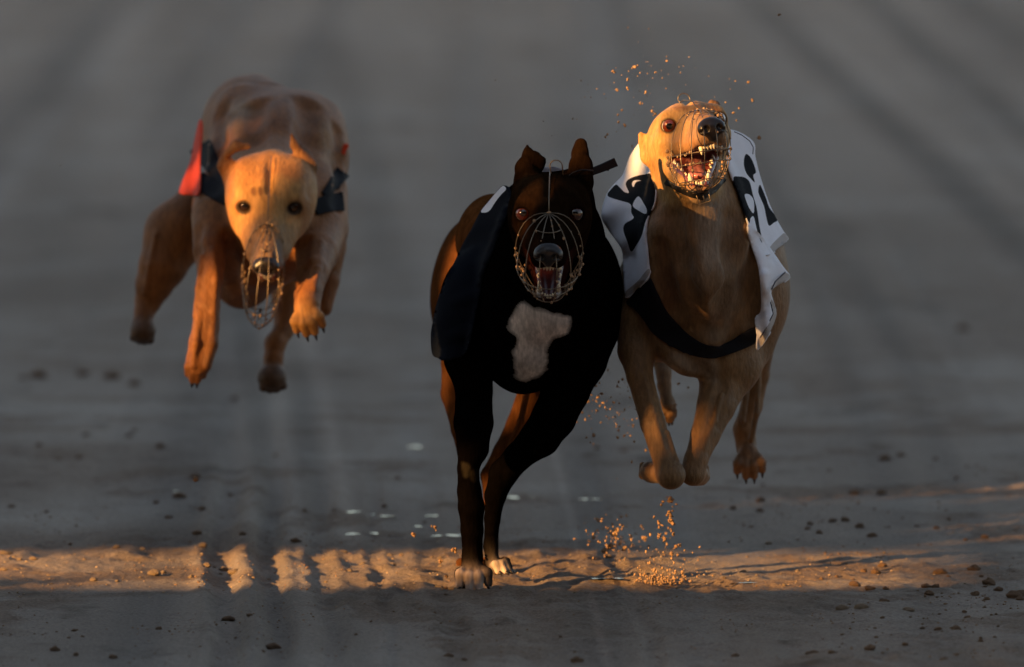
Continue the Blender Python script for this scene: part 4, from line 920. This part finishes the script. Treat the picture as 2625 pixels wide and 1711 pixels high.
def clods():
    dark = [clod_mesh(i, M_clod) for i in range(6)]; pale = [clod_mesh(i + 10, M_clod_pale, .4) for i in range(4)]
    def put(px, py, r, me, label, group, squash=1., lift=.25):
        g = ground_at(px, py); s = r * (g[1] + 20) / FPX
        o = bpy.data.objects.new("sand_clod", me); col.objects.link(o); o.location = (g[0], g[1], g[2] + s * lift)
        o.scale = (s, s * random.uniform(.8, 1.2), s * squash); o.rotation_euler = (0, 0, random.random() * 6.28)
        tag(o, label, "clod", group)
    ld = "dark crumbly clod of wet sand lying on the track"; gd = "dark clods scattered on the sand track"
    lp = "pale clod of sand lying in the sunlit strip"; gp = "pale clods scattered on the sand track"
    big = [(2497, 1468, 17), (2410, 1474, 16), (2535, 1502, 19), (2560, 1515, 13), (2600, 1531, 20), (2622, 1528, 18), (2615, 1540, 14), (2262, 1457, 11), (2215, 1468, 10), (2245, 1470, 12), (2190, 1505, 14), (2230, 1515, 12), (2270, 1515, 9), (2265, 1545, 15),
           (2400, 1510, 10), (2375, 1508, 13), (2380, 1530, 13), (2500, 1530, 11), (2530, 1540, 10), (2480, 1585, 9), (2145, 1482, 6), (2365, 1610, 7), (2405, 1618, 10), (2450, 1620, 14), (1885, 1680, 11), (2085, 1680, 16), (2130, 1685, 9), (2230, 1680, 13), (2420, 1700, 15), (2320, 1658, 8),
           (757, 1402, 14), (432, 1326, 9), (622, 1385, 10), (505, 1383, 13), (520, 1308, 9), (400, 1290, 8), (180, 1400, 8), (585, 1582, 15), (640, 1596, 9), (190, 1615, 7), (195, 1683, 9), (290, 1690, 11), (140, 1668, 12), (700, 1655, 18), (408, 1616, 9), (1150, 1683, 13), (1480, 1700, 15),
           (1190, 1690, 7), (2100, 1368, 10), (2070, 1358, 9), (2075, 1345, 8), (2135, 1338, 10), (2165, 1338, 11), (2235, 1378, 12), (1948, 1315, 11), (1925, 1352, 7), (2205, 1353, 12), (2400, 1358, 7), (2475, 1390, 7), (2525, 1385, 9), (1880, 1310, 10), (2260, 1272, 13), (2190, 1268, 13), (1950, 1290, 14),
           (500, 1228, 13), (460, 1280, 14), (590, 1270, 9), (30, 1298, 8), (120, 1312, 7), (2470, 848, 16), (285, 975, 20), (100, 970, 20), (345, 990, 16), (60, 975, 12), (210, 965, 16), (600, 1032, 9), (2310, 1170, 11), (2270, 1178, 14), (1530, 1150, 9), (1600, 1160, 9), (100, 1150, 10), (150, 1178, 11), (205, 1175, 9),
           (330, 1120, 9), (345, 1110, 8), (220, 1120, 9), (410, 1152, 13), (1020, 1230, 8), (860, 1310, 8), (780, 1318, 7), (985, 1300, 8)]
    for k, (x, y, r) in enumerate(big): put(x, y, r, dark[k % 6], ld, gd, random.uniform(.75, 1.1))
    for k in range(120):
        x = random.choice([random.gauss(2350, 150), random.uniform(0, 2620)]); y = random.choice([random.uniform(1480, 1640), random.uniform(1150, 1400), random.uniform(1560, 1700)])
        put(x, y, random.choice([2.5, 3, 4, 5, 6]), dark[k % 6], ld, gd, random.uniform(.6, 1.3))
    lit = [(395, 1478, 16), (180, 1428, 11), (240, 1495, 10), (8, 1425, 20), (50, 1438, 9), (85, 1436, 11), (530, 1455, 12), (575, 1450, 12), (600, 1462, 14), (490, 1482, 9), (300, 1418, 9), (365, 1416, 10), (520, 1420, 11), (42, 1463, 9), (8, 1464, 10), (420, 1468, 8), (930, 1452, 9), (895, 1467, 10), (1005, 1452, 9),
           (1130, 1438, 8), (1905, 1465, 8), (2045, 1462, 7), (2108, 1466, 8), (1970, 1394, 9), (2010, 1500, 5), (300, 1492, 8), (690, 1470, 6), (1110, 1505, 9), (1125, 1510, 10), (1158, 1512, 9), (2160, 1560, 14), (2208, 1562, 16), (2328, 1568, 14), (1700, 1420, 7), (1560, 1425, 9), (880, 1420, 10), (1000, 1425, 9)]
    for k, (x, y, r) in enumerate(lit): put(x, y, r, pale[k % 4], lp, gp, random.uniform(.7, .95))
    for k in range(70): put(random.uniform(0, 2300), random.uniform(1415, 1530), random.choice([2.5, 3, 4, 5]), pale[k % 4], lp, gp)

def crumbs():
    """the litter of fine crumbs between the clods"""
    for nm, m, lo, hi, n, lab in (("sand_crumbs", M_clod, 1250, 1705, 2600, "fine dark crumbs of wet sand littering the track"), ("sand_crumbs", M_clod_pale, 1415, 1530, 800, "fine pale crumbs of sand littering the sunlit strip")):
        s = Soup(); k = 0; cx = rng.uniform(0, 2625, 60); cy = rng.uniform(lo, hi, 60)
        for k in range(n):
            if k % 3: j = random.randrange(60); x = random.gauss(cx[j], 70); y = random.gauss(cy[j], 9)
            else: x = random.uniform(-20, 2645); y = random.uniform(lo, hi)
            y = min(max(y, lo), hi + 4); g = ground_at(x, y); r = random.choice([.7, .9, 1.2, 1.2, 1.6, 2.2, 3.0]) * (g[1] + 20) / FPX
            s.ball(g + (0, 0, r * .2), (r * random.uniform(.8, 1.5), r, r * random.uniform(.5, .9)), 6, jit=.9)
        tag(s.build(nm, m), lab, "crumbs", None, "stuff")

def spray(name, label, spots, m, group=None):
    s = Soup()
    for (px, py, d, r) in spots:
        k = S(r, d)
        if r > 3.2:      # bigger grains are little clumps
            for _ in range(5): s.ball(P(px, py, d) + k * .65 * np.array([random.gauss(0, .6) for _ in range(3)]), (k * random.uniform(.25, .6), k * .4, k * random.uniform(.25, .6)), 7, jit=.8)
            k *= .62
        s.ball(P(px, py, d), (k * random.uniform(.7, 1.1), k * random.uniform(.7, 1.2), k * random.uniform(.7, 1.5)), 8, jit=.8)
    o = s.build(name, m); tag(o, label, "sand spray", group, "stuff"); return o
def sprays():
    up = [(1627, 172, 10), (1573, 184, 8), (1710, 156, 8), (1680, 186, 6), (1609, 203, 7), (1582, 231, 8), (1608, 226, 8), (1642, 266, 7), (1655, 237, 5), (1680, 292, 8), (1585, 295, 6), (1586, 313, 6), (1602, 322, 8), (1557, 345, 6), (1553, 352, 6), (1918, 211, 9), (1929, 256, 8), (1880, 290, 8), (1895, 278, 5), (1888, 309, 5), (1946, 354, 9), (1997, 38, 8), (1671, 285, 5), (1594, 283, 6), (1620, 375, 4), (155, 425, 3), (1270, 206, 3), (1860, 263, 4)]
    spray("sand_spray", "loose sand grains flung up above the head of the dog in white", [(x, y, .25, r * .62) for x, y, r in up] + [(random.gauss(1650, 120), random.gauss(210, 70), random.uniform(.15, .45), random.choice([1, 1.3, 1.8])) for _ in range(90)], M_crumb)
    c = [(random.gauss(1560, 55), random.gauss(1055, 50), random.uniform(.3, .5), random.choice([1, 1.5, 2, 3, 3, 4, 5, 6])) for _ in range(130)]
    c += [(1533, 1018, .4, 9), (1508, 1030, .4, 7), (1545, 1032, .4, 7), (1531, 1053, .5, 7), (1540, 1010, .4, 8), (1522, 1115, .5, 8), (1623, 1092, .5, 7), (1730, 1040, .5, 10), (1577, 1068, .5, 7), (1655, 1155, .5, 8), (1535, 968, .4, 7), (1480, 1083, .4, 6), (1600, 1118, .5, 7), (1765, 993, .5, 6), (1738, 985, .5, 6), (1810, 1222, .6, 8)]
    spray("sand_spray", "golden sand grains hanging between the black dog and the dog in white", [(x, y, d, r * .62) for x, y, d, r in c], M_crumb)
    c = [(random.gauss(1580, 45), random.gauss(1385, 32), random.uniform(.4, .75), random.choice([1, 1.5, 2, 3, 4, 5])) for _ in range(130)]
    c += [(1577, 1366, .6, 14), (1565, 1400, .6, 13), (1522, 1380, .6, 8), (1533, 1332, .6, 8), (1652, 1380, .6, 9), (1600, 1405, .6, 9), (1645, 1350, .6, 6), (1550, 1412, .6, 11), (1590, 1392, .6, 8)]
    spray("sand_spray", "burst of sunlit sand just above the ground right of the standing forefeet", [(x, y, d, r * .8) for x, y, d, r in c], M_crumb)
    c = [(random.gauss(1712, 14) + (y_ - 1300) * .02, y_, random.uniform(.0, .2), random.choice([2, 3, 4, 6])) for y_ in [random.uniform(1265, 1440) for _ in range(34)]]
    c += [(1717, 1283, .1, 9), (1716, 1315, .1, 8), (1718, 1335, .1, 10), (1722, 1420, .1, 8), (500, 1228, .5, 9), (1060, 1370, .2, 8), (1116, 1352, .2, 7), (1165, 1410, .1, 10), (1128, 1440, .1, 7), (1145, 1478, .0, 5)]
    spray("sand_spray", "dark wet sand crumbs dropping below the feet of the dog in white", c, M_clod)
    c = [(1700 + random.choice([-1, 1]) * abs(random.gauss(30, 24)), 1497 - abs(random.gauss(0, 12)) - .012 * (random.random() < 0), random.uniform(.05, .25), random.choice([2, 3, 4, 5, 6.5])) for _ in range(150)]
    c += [(random.gauss(1700, 45), 1480 - abs(random.gauss(0, 38)), random.uniform(.05, .25), random.choice([1, 1.5, 2, 3])) for _ in range(90)]
    spray("sand_spray", "low splash of wet sand thrown up on the track under the dog in white", c, M_crumb)

# ------------------------------------------------------------------ unseen wall added beside the track, its openings cut to aim sunlight
WY, WX0, WX1, WH = -4.0, -42.0, -2.1, 11.8
LIT = [  # openings, given by what the light that passes them falls on: px range, py range, depth
    (560, 757, 350, 760, .95), (598, 702, 545, 745, .80), (1625, 1850, 200, 500, -.17), (748, 855, 585, 856, .85), (470, 585, 660, 960, .95),
    (1570, 1862, 130, 512, .0), (1560, 1690, 315, 458, .17), (455, 520, 300, 510, 1.2), (1120, 1190, 925, 1050, .5), (1530, 1960, 120, 300, .25),
    (1490, 1595, 960, 1125, .40), (1470, 1520, 960, 1200, .40),
    (1305, 1402, 1000, 1092, .5),
    (1080, 1262, 500, 940, .65),
    (1330, 1388, 430, 740, -.3),
    (1640, 1716, 1188, 1262, -.0), (1738, 1788, 1060, 1175, .03),
    (1490, 1640, 1320, 1395, .6)]
def to_wall(p):
    t = (p[1] - WY) / SUN[1]; q = p - SUN * t; return q[0], q[2]
def shade_wall():
    rects = []
    for x0, x1, y0, y1, d in LIT:
        if d is None: pts = [ground_at(x, y) for x in (x0, x1) for y in (y0, y1)]
        else: pts = [P(x, y, d) for x in (x0, x1) for y in (y0, y1)]
        w_ = np.array([to_wall(p) for p in pts]); rects.append((w_[:, 0].min(), w_[:, 0].max(), w_[:, 1].min(), w_[:, 1].max()))
    kz = -SUN[2] / SUN[1]; tx = SUN[0] / SUN[1]                 # the low gap that lets the strip of light through, closing in steps at its end
    ya, yb = ground_at(1312, 1508)[1], ground_at(1312, 1417)[1]; st = np.linspace(-5.05, -4.05, 11)
    rects.append((-5.72, float(st[0]), (ya - WY) * kz, (yb - WY) * kz)); rects.append((-7.6, -5.72, (ya + .17 - WY) * kz, (yb - WY) * kz))
    for a, b in zip(st[:-1], st[1:]):
        yt = min(yb, (.74 - (a + b) / 2) / tx + WY)
        if yt > ya + .03: rects.append((float(a), float(b), (ya - WY) * kz, (yt - WY) * kz))
    xs = sorted({WX0, WX1, *[v for r in rects for v in r[:2]]}); zs = sorted({-.1, WH, *[v for r in rects for v in r[2:]]})
    wm = mat("dark_timber", (.06, .055, .05), rough=.8, vary=.3, vscale=3, stretch=(1, 1, 8))
    root = empty("added_wall", (WX0, WY, 0)); tag(root, "tall dark wall added out of view, openings cut to aim the sunlight", "wall")
    V = []; F = []
    idx = {}
    def vid(x, z):
        if (x, z) not in idx: idx[(x, z)] = len(V); V.append((x, WY, z))
        return idx[(x, z)]
    for i in range(len(xs) - 1):
        for j in range(len(zs) - 1):
            cx, cz = (xs[i] + xs[i + 1]) / 2, (zs[j] + zs[j + 1]) / 2
            if any(r[0] < cx < r[1] and r[2] < cz < r[3] for r in rects): continue
            F.append((vid(xs[i], zs[j]), vid(xs[i + 1], zs[j]), vid(xs[i + 1], zs[j + 1]), vid(xs[i], zs[j + 1])))
    o = mesh_obj("cut_panel", V, F, wm, root, False)
    so = o.modifiers.new("t", 'SOLIDIFY'); so.thickness = .012; so.offset = 0
    for x in np.arange(WX0, WX1 + .1, 4.25):
        s = Soup(); x = float(x); y = WY - .25
        if x > WX1 - .5: x = WX1 - .06
        s.tube([(x, y, -.1), (x, y, WH)], .10, 10); 
        if x < -9: s.build("post", wm, root)
    return root

def added_grandstand():
    """unseen roofed terraces added behind the camera to block light from the front"""
    root = empty("added_grandstand", (8, -34, 0)); tag(root, "roofed terraces added unseen behind the camera to cut front light", "added_grandstand")
    cm = mat("stand_concrete", (.13, .125, .12), rough=.9, vary=.2, vscale=2); rm = mat("stand_roof", (.07, .07, .075), rough=.6, vary=.1)
    s = Soup()
    for i in range(12):
        y1 = -30 - i * .9; z = .9 + i * .75
        v = [(-22, y1, -.1), (38, y1, -.1), (38, y1, z), (-22, y1, z), (-22, y1 - .9, -.1), (38, y1 - .9, -.1), (38, y1 - .9, z), (-22, y1 - .9, z)]
        s.add(v, [(0, 1, 2, 3), (3, 2, 6, 7), (1, 5, 6, 2), (0, 3, 7, 4), (5, 4, 7, 6)])
    s.build("terrace", cm, root, False)
    r = Soup(); v = [(-23, -28, 15), (39, -28, 15), (39, -43, 13.5), (-23, -43, 13.5), (-23, -28, 15.4), (39, -28, 15.4), (39, -43, 13.9), (-23, -43, 13.9)]
    r.add(v, [(3, 2, 1, 0), (4, 5, 6, 7), (0, 1, 5, 4), (1, 2, 6, 5), (2, 3, 7, 6), (3, 0, 4, 7)]); r.build("roof", rm, root, False)
    b = Soup(); v = [(-23, -42.6, -.1), (39, -42.6, -.1), (39, -42.6, 13.5), (-23, -42.6, 13.5), (-23, -43, -.1), (39, -43, -.1), (39, -43, 13.45), (-23, -43, 13.45)]
    b.add(v, [(0, 1, 2, 3), (5, 4, 7, 6), (1, 5, 6, 2), (4, 0, 3, 7)]); b.build("wall", cm, root, False)
    for x in range(-20, 39, 8): q = Soup(); q.tube([(x, -29.6, -.1), (x, -29.6, 14.9)], .12, 8); q.build("post", rm, root)

ground(); puddles(); clods(); crumbs(); shade_wall(); added_grandstand()
dog_left(); dog_right(); dog_middle(); sprays()
bpy.context.view_layer.update()
